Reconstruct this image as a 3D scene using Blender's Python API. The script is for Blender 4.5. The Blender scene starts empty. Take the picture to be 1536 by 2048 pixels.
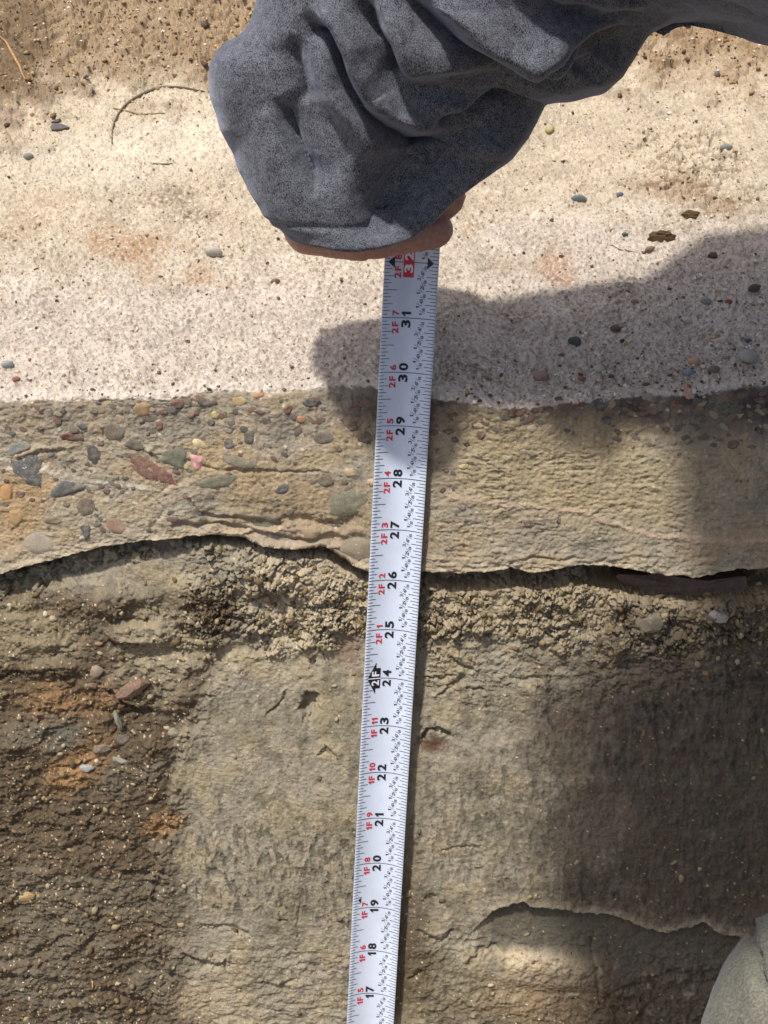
import bpy, bmesh, math, random
import numpy as np
from mathutils import Vector, Matrix

random.seed(7)
rng = np.random.default_rng(11)
U = 0.0254                       # everything is laid out in inches, built in metres
C = bpy.context.scene.collection
sc = bpy.context.scene

# ------------------------------------------------------------------ camera
PITCH = math.radians(48.0)
CAM = np.array([0.0, -18.68, 17.45])          # inches; slab edge runs along x at the origin
FPX = 2750.0
cR = np.array([1.0, 0, 0])
cU = np.array([0, math.sin(PITCH), math.cos(PITCH)])
cF = np.array([0, math.cos(PITCH), -math.sin(PITCH)])
cam_d = bpy.data.cameras.new("camera")
cam_d.sensor_fit = 'VERTICAL'; cam_d.sensor_height = 36; cam_d.sensor_width = 27
cam_d.lens = FPX / 2048 * 36
cam_d.clip_start = 0.02; cam_d.clip_end = 500
cam = bpy.data.objects.new("camera", cam_d); C.objects.link(cam)
cam.location = Vector(CAM * U)
cam.rotation_euler = (math.pi / 2 - PITCH, 0, 0)
sc.camera = cam

# ------------------------------------------------------------------ light
SUN = np.array([-0.24, -0.02, 0.97]); SUN = SUN / np.linalg.norm(SUN)   # towards the sun
SUN_EL = math.asin(SUN[2]); SUN_AZ = math.atan2(SUN[0], SUN[1])
world = bpy.data.worlds.new("World"); sc.world = world; world.use_nodes = True
wn = world.node_tree; bg = wn.nodes['Background']
sky = wn.nodes.new('ShaderNodeTexSky'); sky.sky_type = 'NISHITA'; sky.sun_disc = False
sky.dust_density = 3.5; sky.air_density = 0.9; sky.ozone_density = 0.5
sky.sun_elevation = SUN_EL; sky.sun_rotation = SUN_AZ
wn.links.new(sky.outputs[0], bg.inputs[0]); bg.inputs[1].default_value = 0.135
sl = bpy.data.lights.new("sun", 'SUN'); sl.energy = 3.15; sl.angle = math.radians(2.6); sl.color = (1, 0.97, 0.93)
so = bpy.data.objects.new("sun", sl); C.objects.link(so)
so.rotation_euler = Vector(-SUN).to_track_quat('-Z', 'Y').to_euler()
so.location = Vector(SUN * 5)
sc.view_settings.view_transform = 'Standard'; sc.view_settings.look = 'None'
sc.view_settings.exposure = 0.27; sc.view_settings.gamma = 1; sc.view_settings.use_curve_mapping = False

# ------------------------------------------------------------------ mapping between photograph and place
def P3(px, py, D):
    """inches, world, of a point seen at photograph pixel (px,py) at depth D inches"""
    return CAM + cR * ((px - 768) / FPX * D) + cU * ((1024 - py) / FPX * D) + cF * D
def proj(x, y, z):
    X = x - CAM[0]; Y = y - CAM[1]; Z = z - CAM[2]
    D = Y * cF[1] + Z * cF[2]; V = Y * cU[1] + Z * cU[2]
    return 768 + FPX * X / D, 1024 - FPX * V / D
LEAN = math.radians(33.2)
DW = np.array([0, -math.sin(LEAN), -math.cos(LEAN)])     # down the trench side
NW = np.array([0, -math.cos(LEAN), math.sin(LEAN)])      # out of the trench side
def wall_hit(px, py, h=0.0):
    """(x,t) on the trench side plane offset h"""
    r = cR * ((px - 768) / FPX) + cU * ((1024 - py) / FPX) + cF
    k = (h - NW @ CAM) / (NW @ r)
    p = CAM + r * k
    return p[0], float(p @ DW)
def top_hit(px, py, z=0.0):
    r = cR * ((px - 768) / FPX) + cU * ((1024 - py) / FPX) + cF
    p = CAM + r * ((z - CAM[2]) / r[2])
    return p[0], p[1]

# ------------------------------------------------------------------ noise in numpy
_perm = rng.permutation(4096).astype(np.int64)
_ang = rng.random(4096) * 2 * np.pi
_gx = np.cos(_ang).astype(np.float32); _gy = np.sin(_ang).astype(np.float32)
_rnd = rng.random((4, 4096)).astype(np.float32)
def _h(ix, iy, s):
    return _perm[(_perm[(ix + s * 131) & 4095] + iy * 7 + s) & 4095]
def pn(x, y, s=0):
    ix = np.floor(x).astype(np.int64); iy = np.floor(y).astype(np.int64)
    fx = (x - ix).astype(np.float32); fy = (y - iy).astype(np.float32)
    u = fx * fx * fx * (fx * (fx * 6 - 15) + 10); v = fy * fy * fy * (fy * (fy * 6 - 15) + 10)
    def g(a, b):
        h = _h(ix + a, iy + b, s)
        return _gx[h] * (fx - a) + _gy[h] * (fy - b)
    n00 = g(0, 0); n10 = g(1, 0); n01 = g(0, 1); n11 = g(1, 1)
    return ((n00 + u * (n10 - n00)) * (1 - v) + (n01 + u * (n11 - n01)) * v) * 1.45
def fbm(x, y, s=0, o=4, g=0.5):
    r = 0; a = 1; t = 0
    for i in range(o):
        r = r + a * pn(x, y, s + i); t += a; a *= g; x = x * 2.03 + 5.1; y = y * 2.03 + 3.7
    return r / t
def ridged(x, y, s=0, o=3, g=0.5):
    r = 0; a = 1; t = 0
    for i in range(o):
        r = r + a * (1 - np.abs(pn(x, y, s + i)) * 2); t += a; a *= g; x = x * 2.1 + 1.3; y = y * 2.1 + 8.7
    return r / t
def worley(x, y, s=0, jit=0.9):
    ix = np.floor(x).astype(np.int64); iy = np.floor(y).astype(np.int64)
    f1 = np.full(x.shape, 9., np.float32); f2 = f1.copy(); idd = np.zeros(x.shape, np.int64)
    for a in (-1, 0, 1):
        for b in (-1, 0, 1):
            h = _h(ix + a, iy + b, s)
            dx = (ix + a + .5 + (_rnd[0][h] - .5) * jit - x).astype(np.float32)
            dy = (iy + b + .5 + (_rnd[1][h] - .5) * jit - y).astype(np.float32)
            d = np.sqrt(dx * dx + dy * dy)
            c = d < f1
            f2 = np.where(c, f1, np.minimum(f2, d)); idd = np.where(c, h, idd); f1 = np.where(c, d, f1)
    return f1, f2, _rnd[2][idd], _rnd[3][idd]
def ss(a, b, x):
    t = np.clip((x - a) / (b - a), 0, 1); return t * t * (3 - 2 * t)
def blob(px, py, cx, cy, rx, ry, ang=0, soft=.35, wob=0):
    a = math.radians(ang); dx = px - cx; dy = py - cy
    u = (dx * math.cos(a) + dy * math.sin(a)) / rx; v = (-dx * math.sin(a) + dy * math.cos(a)) / ry
    return 1 - ss(1 - soft, 1 + soft, np.sqrt(u * u + v * v) + wob)
def polyd(px, py, pts, pad=80):
    """distance, signed side and 0..1 run along an open polyline (pixels)"""
    pts = np.array(pts, float)
    d = np.full(px.shape, 1e6, np.float32); sg = np.ones(px.shape, np.float32); run = np.zeros(px.shape, np.float32)
    m = (px > pts[:, 0].min() - pad) & (px < pts[:, 0].max() + pad) & (py > pts[:, 1].min() - pad) & (py < pts[:, 1].max() + pad)
    X = px[m]; Y = py[m]
    if X.size == 0: return d, sg, run
    dd = np.full(X.shape, 1e6, np.float32); s2 = np.ones(X.shape, np.float32); rr = np.zeros(X.shape, np.float32)
    n = len(pts) - 1
    for i in range(n):
        ax, ay = pts[i]; bx, by = pts[i + 1]; ex, ey = bx - ax, by - ay
        t = np.clip(((X - ax) * ex + (Y - ay) * ey) / (ex * ex + ey * ey), 0, 1)
        qx = X - ax - t * ex; qy = Y - ay - t * ey; q = np.sqrt(qx * qx + qy * qy)
        c = q < dd
        dd = np.where(c, q, dd); s2 = np.where(c, np.sign(ex * qy - ey * qx), s2); rr = np.where(c, (i + t) / n, rr)
    d[m] = dd; sg[m] = s2; run[m] = rr
    return d, sg, run
def lerp(a, b, m):
    return a + (b - a) * m
def mixc(col, c, m):
    """mix colour array (n,3) towards sRGB-8bit-like linear colour c by mask m"""
    return col + (np.array(c, np.float32) - col) * m[..., None]
def L8(r, g, b, k=1.0):
    f = lambda v: ((v / 255 + .055) / 1.055) ** 2.4 if v > 10 else v / 255 / 12.92
    return np.array([f(r) * k, f(g) * k, f(b) * k], np.float32)

# ------------------------------------------------------------------ helpers for objects
def tag(o, label=None, cat=None, group=None, kind=None):
    if label: o['label'] = label
    if cat: o['category'] = cat
    if group: o['group'] = group
    if kind: o['kind'] = kind
    return o
def link(name, me, mat, parent=None, smooth=True):
    o = bpy.data.objects.new(name, me); C.objects.link(o)
    if mat is not None and not me.materials: me.materials.append(mat)
    if parent is not None: o.parent = parent
    if smooth: me.shade_smooth()
    return o
def mesh_np(name, V, F, col=None):
    """V (n,3) inches, F (m,k) faces all of k corners"""
    me = bpy.data.meshes.new(name)
    V = np.asarray(V, np.float32) * U; F = np.asarray(F, np.int32); k = F.shape[1]
    me.vertices.add(len(V)); me.vertices.foreach_set('co', V.ravel())
    me.loops.add(F.size); me.loops.foreach_set('vertex_index', F.ravel())
    me.polygons.add(len(F)); me.polygons.foreach_set('loop_start', np.arange(0, F.size, k, dtype=np.int32))
    me.polygons.foreach_set('loop_total', np.full(len(F), k, np.int32))
    me.update(calc_edges=True)
    if col is not None:
        a = me.color_attributes.new('Col', 'FLOAT_COLOR', 'POINT')
        c4 = np.ones((len(V), 4), np.float32); c4[:, :3] = np.clip(col.reshape(-1, 3), 0.004, 1); a.data.foreach_set('color', c4.ravel())
    return me
def grid_faces(nr, nc):
    i = np.arange(nr - 1)[:, None] * nc + np.arange(nc - 1)[None, :]
    return np.stack([i, i + nc, i + nc + 1, i + 1], -1).reshape(-1, 4)
def spread(lo, a, b, hi, st, g=1.16):
    core = np.arange(a, b, st); l = []; s = st; v = a
    while v > lo: s *= g; v -= s; l.append(v)
    r = []; s = st; v = core[-1]
    while v < hi: s *= g; v += s; r.append(v)
    return np.array(l[::-1] + list(core) + r)

# ------------------------------------------------------------------ materials
def new_mat(name):
    m = bpy.data.materials.new(name); m.use_nodes = True
    return m, m.node_tree, m.node_tree.nodes['Principled BSDF']
def earth_mat(name, rough=0.85, fine=2600, bump=.35, vary=.35, glint=0.0, spec=.3):
    m, nt, b = new_mat(name); N = nt.nodes; K = nt.links
    at = N.new('ShaderNodeAttribute'); at.attribute_name = 'Col'
    tc = N.new('ShaderNodeTexCoord')
    n1 = N.new('ShaderNodeTexNoise'); n1.inputs['Scale'].default_value = fine; n1.inputs['Detail'].default_value = 4; n1.inputs['Roughness'].default_value = .7
    n2 = N.new('ShaderNodeTexNoise'); n2.inputs['Scale'].default_value = fine * .28; n2.inputs['Detail'].default_value = 3
    K.new(tc.outputs['Object'], n1.inputs['Vector']); K.new(tc.outputs['Object'], n2.inputs['Vector'])
    mr = N.new('ShaderNodeMapRange'); mr.inputs[1].default_value = .3; mr.inputs[2].default_value = .7
    mr.inputs[3].default_value = 1 - vary; mr.inputs[4].default_value = 1 + vary
    K.new(n1.outputs[0], mr.inputs[0])
    mx = N.new('ShaderNodeVectorMath'); mx.operation = 'SCALE'
    K.new(at.outputs['Color'], mx.inputs[0]); K.new(mr.outputs[0], mx.inputs['Scale'])
    K.new(mx.outputs[0], b.inputs['Base Color'])
    ad = N.new('ShaderNodeMath'); ad.operation = 'ADD'; K.new(n1.outputs[0], ad.inputs[0]); K.new(n2.outputs[0], ad.inputs[1])
    bp = N.new('ShaderNodeBump'); bp.inputs['Strength'].default_value = bump; bp.inputs['Distance'].default_value = .0006
    K.new(ad.outputs[0], bp.inputs['Height']); K.new(bp.outputs[0], b.inputs['Normal'])
    rr = N.new('ShaderNodeMapRange'); rr.inputs[1].default_value = .35; rr.inputs[2].default_value = .65
    rr.inputs[3].default_value = rough - glint; rr.inputs[4].default_value = rough + .08
    K.new(n2.outputs[0], rr.inputs[0]); K.new(rr.outputs[0], b.inputs['Roughness'])
    b.inputs['Specular IOR Level'].default_value = spec
    return m
M_slab = earth_mat('concrete', .88, 2400, .6, .38, 0, .2)
M_soil = earth_mat('damp_soil', .85, 2600, .7, .38, .2, .35)
def stone_mat(name, mud):
    m, nt, b = new_mat(name); N = nt.nodes; K = nt.links
    oi = N.new('ShaderNodeObjectInfo'); tc = N.new('ShaderNodeTexCoord'); at = N.new('ShaderNodeAttribute'); at.attribute_name = 'Col'
    n1 = N.new('ShaderNodeTexNoise'); n1.inputs['Scale'].default_value = 420; n1.inputs['Detail'].default_value = 6; n1.inputs['Roughness'].default_value = .65
    K.new(tc.outputs['Object'], n1.inputs['Vector'])
    cr = N.new('ShaderNodeValToRGB'); cr.color_ramp.elements[0].position = .36; cr.color_ramp.elements[1].position = .66
    K.new(n1.outputs[0], cr.inputs[0])
    mm = N.new('ShaderNodeMath'); mm.operation = 'MULTIPLY'; mm.inputs[1].default_value = mud; K.new(cr.outputs[0], mm.inputs[0])
    mx = N.new('ShaderNodeMix'); mx.data_type = 'RGBA'; K.new(mm.outputs[0], mx.inputs[0]); K.new(oi.outputs['Color'], mx.inputs[6])
    mx.inputs[7].default_value = (.33, .27, .19, 1)
    n2 = N.new('ShaderNodeTexNoise'); n2.inputs['Scale'].default_value = 2300; n2.inputs['Detail'].default_value = 3
    K.new(tc.outputs['Object'], n2.inputs['Vector'])
    mr = N.new('ShaderNodeMapRange'); mr.inputs[1].default_value = .3; mr.inputs[2].default_value = .7; mr.inputs[3].default_value = .72; mr.inputs[4].default_value = 1.28
    K.new(n2.outputs[0], mr.inputs[0])
    sc_ = N.new('ShaderNodeVectorMath'); sc_.operation = 'SCALE'; K.new(mx.outputs[2], sc_.inputs[0]); K.new(mr.outputs[0], sc_.inputs['Scale'])
    K.new(sc_.outputs[0], b.inputs['Base Color'])
    bp = N.new('ShaderNodeBump'); bp.inputs['Strength'].default_value = .4; bp.inputs['Distance'].default_value = .0006
    K.new(n2.outputs[0], bp.inputs['Height']); K.new(bp.outputs[0], b.inputs['Normal'])
    b.inputs['Roughness'].default_value = .7; b.inputs['Specular IOR Level'].default_value = .3
    return m
M_stone = stone_mat('aggregate_stone', .62)
M_pebble = stone_mat('loose_pebble', .3)
M_sstone = stone_mat('muddy_stone', .85)
def plain(name, col, rough=.6, noise=0, scale=800, bump=0, sheen=0, spec=.5):
    m, nt, b = new_mat(name); N = nt.nodes; K = nt.links
    b.inputs['Roughness'].default_value = rough; b.inputs['Specular IOR Level'].default_value = spec
    b.inputs['Base Color'].default_value = (*col, 1)
    if noise or bump:
        tc = N.new('ShaderNodeTexCoord'); n1 = N.new('ShaderNodeTexNoise'); n1.inputs['Scale'].default_value = scale; n1.inputs['Detail'].default_value = 4
        K.new(tc.outputs['Object'], n1.inputs['Vector'])
        mr = N.new('ShaderNodeMapRange'); mr.inputs[1].default_value = .3; mr.inputs[2].default_value = .7; mr.inputs[3].default_value = 1 - noise; mr.inputs[4].default_value = 1 + noise
        K.new(n1.outputs[0], mr.inputs[0])
        s = N.new('ShaderNodeVectorMath'); s.operation = 'SCALE'; s.inputs[0].default_value = col; K.new(mr.outputs[0], s.inputs['Scale']); K.new(s.outputs[0], b.inputs['Base Color'])
        bp = N.new('ShaderNodeBump'); bp.inputs['Strength'].default_value = bump; bp.inputs['Distance'].default_value = .0005
        K.new(n1.outputs[0], bp.inputs['Height']); K.new(bp.outputs[0], b.inputs['Normal'])
    if sheen: b.inputs['Sheen Weight'].default_value = sheen; b.inputs['Sheen Roughness'].default_value = .5
    return m

# ================================================================== CONCRETE SLAB (top and broken face)
STEP = 0.0185
def side(v):
    s = STEP; l = []
    while v < 11900:
        s *= 1.012 if v < 11.8 else 1.16
        v += s; l.append(v)
    return l
_r = side(8.3); xs = np.array([-v for v in _r[::-1]] + list(np.arange(-8.3, 8.3, STEP)) + _r)
# row parameter: u<0 runs back over the top, 0..1 down the face, >1 under the slab
_u = [0.0]; _s = STEP * 1.15
while _u[-1] < 150:
    _s *= 1.0016 if _u[-1] < 16.8 else 1.16
    _u.append(_u[-1] + _s)
ub = -np.array(_u)[::-1]
ub = ub[ub < -0.001]
nf = 190
vf = np.linspace(0, 1, nf)
uu = np.array([.12, .3, .6, 1.0, 1.6, 2.4, 3.5])
edge_px = [(-4000, 800), (0, 800), (180, 797), (330, 795), (440, 780), (540, 783), (640, 776), (740, 768), (800, 790), (870, 797), (930, 806), (1000, 818), (1090, 812), (1180, 802), (1300, 788), (1400, 790), (1460, 780), (1536, 768), (5500, 770)]
bot_px = [(-4000, 1150), (0, 1146), (60, 1132), (148, 1108), (213, 1091), (307, 1081), (420, 1071), (470, 1076), (534, 1096), (594, 1103), (640, 1095), (663, 1106), (693, 1126), (742, 1146), (790, 1142), (846, 1139), (911, 1146), (982, 1139), (1022, 1134), (1063, 1144), (1103, 1139), (1144, 1129), (1214, 1131), (1295, 1144), (1396, 1154), (1442, 1141), (1536, 1136), (5500, 1140)]
ex = np.array([top_hit(a, b)[0] for a, b in edge_px]); ey = np.array([top_hit(a, b)[1] for a, b in edge_px])
bx = np.array([wall_hit(a, b)[0] for a, b in bot_px]); bt = np.array([wall_hit(a, b)[1] for a, b in bot_px])
yE = np.interp(xs, ex, ey) + .07 * fbm(xs * 1.7, xs * 0 + 3.3, 3, 4) + .05 * fbm(xs * 5, xs * 0 + 1.3, 8, 4, .6)
tB = np.interp(xs, bx, bt) + .05 * fbm(xs * 2.3, xs * 0 + 9.3, 5, 4) + .035 * fbm(xs * 6, xs * 0 + 2.3, 6, 3)
nr_top = len(ub); nr = nr_top + nf + len(uu); nc = len(xs)
X = np.broadcast_to(xs, (nr, nc)).astype(np.float64).copy()
BY = np.zeros((nr, nc)); BZ = np.zeros((nr, nc)); NY = np.zeros((nr, nc)); NZ = np.zeros((nr, nc)); S = np.zeros((nr, nc))
# top
BY[:nr_top] = yE[None, :] - ub[:, None]; NZ[:nr_top] = 1; S[:nr_top] = ub[:, None]
# face
T = vf[:, None] * tB[None, :]
fall = yE[None, :] * np.exp(-T / 1.1)
BY[nr_top:nr_top + nf] = fall + T * DW[1]; BZ[nr_top:nr_top + nf] = T * DW[2]
NY[nr_top:nr_top + nf] = NW[1]; NZ[nr_top:nr_top + nf] = NW[2]; S[nr_top:nr_top + nf] = T
# underside
BY[nr_top + nf:] = BY[nr_top + nf - 1] + uu[:, None] * 1.0; BZ[nr_top + nf:] = BZ[nr_top + nf - 1] + uu[:, None] * .12
NZ[nr_top + nf:] = -1; S[nr_top + nf:] = 99
w = ss(-.16, .16, S)                                # round the broken arris
w = np.where(S > 50, 1, w)
ny = NW[1] * w; nz = 1 * (1 - w) + NW[2] * w; ln = np.sqrt(ny ** 2 + nz ** 2)
m = S < 50
NY = np.where(m, ny / ln, NY); NZ = np.where(m, nz / ln, NZ)
rd = np.exp(-(S / .09) ** 2) * .035
BY -= NY * rd; BZ -= NZ * rd
PX, PY = proj(X, BY, BZ)
A = X; B = np.where(S > 50, 5, S)                   # noise coordinates in inches
onface = ss(-.05, .12, S)
top = 1 - onface

n_big = fbm(A * .35, B * .35, 20, 3)
n_mid = fbm(A * 1.3, B * 1.3, 24, 4)
n_gr = fbm(A * 11, B * 11, 30, 3, .6)
n_gr2 = fbm(A * 27, B * 27, 34, 2, .6)
f1, f2, r1, r2 = worley(A * 13, B * 13, 3)
g1, g2, q1, q2 = worley(A * 5.2, B * 5.2, 9)
wobx = n_mid * 60; woby = fbm(A * 2.7, B * 2.7, 40, 3) * 40

# ---- heights
mudtop = ss(250, 90, PY + n_mid * 110 + n_big * 70 + 60 * ss(470, 900, PX) - 30 * ss(150, 0, PX))
mudtop = np.maximum(mudtop, blob(PX, PY, 20, 110, 110, 130, 0, .5, n_mid * .6)) * top
mudR_ = blob(PX, PY, 1450, 110, 210, 85, 4, .5, n_mid * .8) * top
crust = blob(PX, PY, 1390, 350, 125, 95, 20, .5, n_mid * .9 + n_gr * .25) * top
crust2 = blob(PX, PY, 1150, 290, 90, 60, 0, .6, n_mid) * top * .4
dusty = blob(PX, PY, 330, 290, 260, 60, -12, .5, n_mid * .5) * top      # smooth pale silt
n_w = ridged(A * 7 + .8 * n_mid, B * 11 + .5 * n_gr, 65, 2)
n_w2 = fbm(A * 17, B * 24, 67, 2)
n_gr = n_gr * (1 - .45 * top * ss(3.5, 9, -S))
H = top * (.06 * n_big + .035 * n_mid + .030 * n_gr + .014 * n_gr2 - .016 * ss(.55, .95, n_w) + .016 * n_w2)
H += top * (.05 * ss(.05, .4, fbm(A * 2.6, B * 3.4, 68, 3)) * (.5 + n_gr) + .05 * fbm(A * 3.4, B * 4.4, 69, 4, .6))
H += top * (.012 * (.5 - f1) * (r1 > .75)) 
mw1, mw2, mr1, mr2 = worley(A * 2.6 + .6 * n_mid + .5 * n_gr, B * 2.6 + .6 * n_mid, 51)
H += mudtop * (.10 + .16 * ridged(A * 1.3, B * 1.1, 50, 4) + .035 * n_gr + .010 * n_gr2 + .16 * mr1 * ss(.02, .3, mw2 - mw1) + .06 * (.6 - g1))
H += crust * (.04 + .07 * ridged(A * 3, B * 3, 55, 4) + .04 * n_gr + .12 * mr1 * ss(.02, .3, mw2 - mw1)) + mudR_ * (.10 * ridged(A * 2.2, B * 2.2, 57, 4) + .10 * mr1 * ss(.02, .3, mw2 - mw1))
H += crust2 * .03 * n_gr
H -= top * dusty * .015 * n_gr
# small pits and flakes
pit = ss(.45, .62, fbm(A * 6.5, B * 9, 60, 3) * .5 + .5 + .0 * A) * top
H -= pit * .03
nearedge = ss(-1.6, -.1, S) * top
H += nearedge * (.05 * (.5 - g1) + .03 * fbm(A * 3, B * 6, 63, 3))
# face: matrix with fine drag relief, ripples on the right half
ff1, ff2, fr1, fr2 = worley(A * 9, B * 11, 13)
rip = fbm(A * 4.0 + .6 * n_mid, B * 13 + 1.4 * n_mid, 70, 3, .55)
ripR = ss(760, 900, PX) * ss(860, 930, PY + n_mid * 30)
band = ss(900, 830, PY + n_mid * 24)               # coarser cement skin under the arris, with the sleeve's shadow painted into its colour
H += onface * (.06 * n_big + .05 * fbm(A * .9, B * 1.4, 73, 3) + .012 * n_gr + .008 * n_gr2)
H += onface * ripR * ((.040 * rip + .012 * ridged(A * 6, B * 16, 75, 2)) * (.45 + .8 * ss(-.2, .3, n_mid)) + .028 * fbm(A * 5, B * 7, 83, 4, .6))
H += onface * (.014 * n_gr + .012 * fbm(A * 20, B * 24, 82, 2))
H += onface * (1 - ripR) * (.030 * fbm(A * 3, B * 6, 77, 4) + .012 * (.5 - ff1))
H += onface * band * .03 * (.5 - g1)
# broken lower lip on the left: soft folded ledges
lip = ss(.55, 0, (tB[None, :] - np.where(S > 50, 0, S))) * onface * (S < 50)
lipL = ss(330, 420, PX) * ss(760, 690, PX)
led = np.sin((B * 9 + 2.2 * n_mid + 1.2 * fbm(A * 2, B * 3, 79, 2)) * 1.9)
H += lip * (.05 * fbm(A * 2.4, B * 5, 80, 4) + .03 * rip)
H -= lipL * ss(1000, 1060, PY + 26 * n_mid) * onface * (.10 - .05 * led) * (S < 50)
H += lip * ss(800, 830, PX) * .03
for pts, a, wd in [([(40, 915), (90, 905), (130, 903)], .05, 3), ([(300, 905), (380, 925), (430, 940), (540, 943), (640, 945)], .035, 3),
                   ([(360, 965), (300, 990), (330, 1020), (310, 1050)], .03, 5), ([(380, 1000), (400, 1030), (450, 1035), (520, 1040), (570, 1055)], .06, 4),
                   ([(350, 1052), (430, 1048), (520, 1068), (600, 1085), (640, 1085)], .06, 4), ([(300, 908), (312, 918)], .06, 4),
                   ([(1020, 1125), (1070, 1112), (1110, 1122), (1150, 1118)], .04, 3)]:
    d, sg, _ = polyd(PX + n_mid * 8, PY + woby * .25, pts)
    H -= a * np.exp(-(d / wd) ** 2) * onface + 0 * sg
    H += a * .5 * np.exp(-((d - 7) / 6) ** 2) * (sg < 0) * onface
# scratch lines from the saw on the right half
for pts in [[(900, 995), (1000, 1008), (1170, 1025), (1250, 1055), (1330, 1075), (1480, 1083), (1560, 1080)], [(0, 920), (60, 940), (180, 965), (300, 980)], [(850, 1115), (960, 1122), (1050, 1118)]]:
    d, sg, _ = polyd(PX, PY, pts)
    H += .018 * np.exp(-(d / 5) ** 2) * onface
Hs = np.where(S > 50, .05 * n_mid, H)
VX = X; VY = BY + NY * Hs; VZ = BZ + NZ * Hs

# ---- albedo
shape = (nr, nc)
base = np.zeros(shape + (3,), np.float32)
base[:] = L8(203, 187, 162, .84)
warm = ss(700, 330, PY + n_mid * 120 + (PX - 700) * .12)
base = mixc(base, L8(206, 186, 152, .84), warm * .75)
base = mixc(base, L8(205, 189, 169, .86), ss(480, 640, PY + n_mid * 90) * ss(900, 500, PX + 120 * n_big) * .8)       # greyer, whiter lower left
liftR = ss(820, 1000, PX + 60 * n_mid) * ss(400, 470, PY + 50 * n_mid) 
liftL = blob(PX, PY, 640, 640, 190, 130, 20, .4, n_mid * .3)
base = mixc(base, L8(205, 188, 168, .90), np.clip(liftR * .8 + liftL * .5, 0, .85))  # arm-shadow zones of the top tinted and lightened to soften that shadow
base = mixc(base, L8(216, 200, 172, .95), dusty * .7)
base *= (1 + .30 * n_mid + .14 * n_big + .22 * fbm(A * 4, B * 5.5, 96, 4, .65) + .16 * n_w2)[..., None]
base = mixc(base, L8(128, 104, 78), ss(.72, .98, n_w + .1 * n_gr) * .55)
speck = ss(.18, .45, n_gr + .3 * n_gr2)
base = mixc(base, L8(116, 94, 70, .9), speck * .6)
lightsp = ss(.12, .4, -n_gr + .3 * n_gr2)
base = mixc(base, L8(236, 228, 212), lightsp * .3)
tiny = (f1 < .24) & (r1 > .72)
base = mixc(base, L8(88, 72, 58), tiny * .6 * top)
tiny = (f1 < .3) & (r1 < .04)
base = mixc(base, L8(240, 232, 215), tiny * .5 * top)
# colour of grit
base = mixc(base, L8(150, 125, 112), ((g1 < .3) & (q1 > .8)) * .45 * top * ss(520, 760, PY))
rust = np.zeros(shape)
for cx, cy, rx, ry, an, k in [(250, 487, 105, 34, 4, 1), (400, 553, 70, 22, 12, .9), (60, 430, 110, 45, -20, .55), (300, 540, 40, 30, -40, .7), (1110, 535, 45, 38, 20, 1), (1020, 525, 45, 14, 0, .6), (940, 455, 30, 12, 0, .6), (70, 705, 60, 14, 20, .4), (100, 410, 60, 14, 10, .6), (1400, 395, 100, 38, 15, .55)]:
    rust = np.maximum(rust, k * blob(PX, PY, cx, cy, rx, ry, an, .6, n_mid * .8 + n_gr * .8))
rust = np.clip(rust, 0, 1) * ss(-.05, .35, n_gr + .9 * n_w2 + .35 * rust - .08) * top
H_r = rust * .02 * n_gr
base = mixc(base, L8(172, 128, 82), rust * .75)
base = mixc(base, L8(132, 104, 66), mudtop * .8 * (.75 + .25 * ss(-.3, .3, n_gr)))
base = mixc(base, L8(196, 160, 105), mudtop * .6 * ss(.05, .4, n_gr2 + .4 * n_gr))
base = mixc(base, L8(84, 62, 38), mudtop * .6 * ss(.1, .4, -n_gr))
base = mixc(base, L8(88, 68, 42), blob(PX, PY, 20, 110, 90, 120, 0, .6, n_mid * .7) * .6 * top)
mudR = blob(PX, PY, 1450, 110, 210, 75, 4, .5, n_mid * .8) * top
base = mixc(base, L8(160, 128, 88), mudR * .5)
base = mixc(base, L8(226, 208, 172), crust * .5 * ss(-.1, .3, n_gr2))
base = mixc(base, L8(120, 92, 58), crust * ss(.16, .0, mw2 - mw1) * .8)
base = mixc(base, L8(140, 108, 70), blob(PX, PY, 1370, 395, 90, 26, 18, .6, n_mid) * .35 * top)
darkfl = np.zeros(shape)
for cx, cy, rx, ry, an in [(1030, 630, 50, 9, 8), (330, 400, 60, 22, -10), (1105, 560, 20, 10, 0), (1240, 600, 20, 60, 20), (380, 430, 60, 16, 0), (960, 745, 70, 10, 20)]:
    darkfl = np.maximum(darkfl, blob(PX, PY, cx, cy, rx, ry, an, .6, n_mid * .7 + n_gr * 1.1))
base = mixc(base, L8(112, 88, 60), darkfl * .65 * ss(-.15, .2, n_gr) * top)
rim = ss(-.5, -.06, S) * top
base = mixc(base, L8(222, 207, 188), rim * .5)

face = np.zeros(shape + (3,), np.float32)
face[:] = L8(160, 146, 120, 1.1)
n_f = fbm(A * .8, B * 1.2, 90, 4)
face = mixc(face, L8(166, 144, 106, 1.1), ss(-.1, .35, n_f) * .8)
face = mixc(face, L8(136, 128, 108, 1.1), ss(.05, .4, -n_f) * .8)
face = mixc(face, L8(94, 82, 74), band * (.75 * ss(620, 800, PX) + .15) * (.7 + .5 * ss(-.3, .3, n_mid)))  # sleeve shade painted along the band, strongest to the right
face = mixc(face, L8(172, 152, 110, 1.15), blob(PX, PY, 1150, 930, 260, 110, 10, .5, n_mid * .4) * .7)
face = mixc(face, L8(180, 142, 84, 1.1), blob(PX, PY, 40, 1010, 60, 90, 20, .5, n_mid * .4) * .6)
face = mixc(face, L8(160, 132, 88, 1.1), blob(PX, PY, 600, 1010, 200, 70, 20, .5, n_mid * .4) * .6)
face *= (1 + .25 * fbm(A * 3.3, B * 3.8, 93, 3) + .18 * n_gr)[..., None]
face = mixc(face, L8(222, 205, 178), (ss(.93, 1, fr1) * (ff1 < .3)) * .6)
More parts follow.
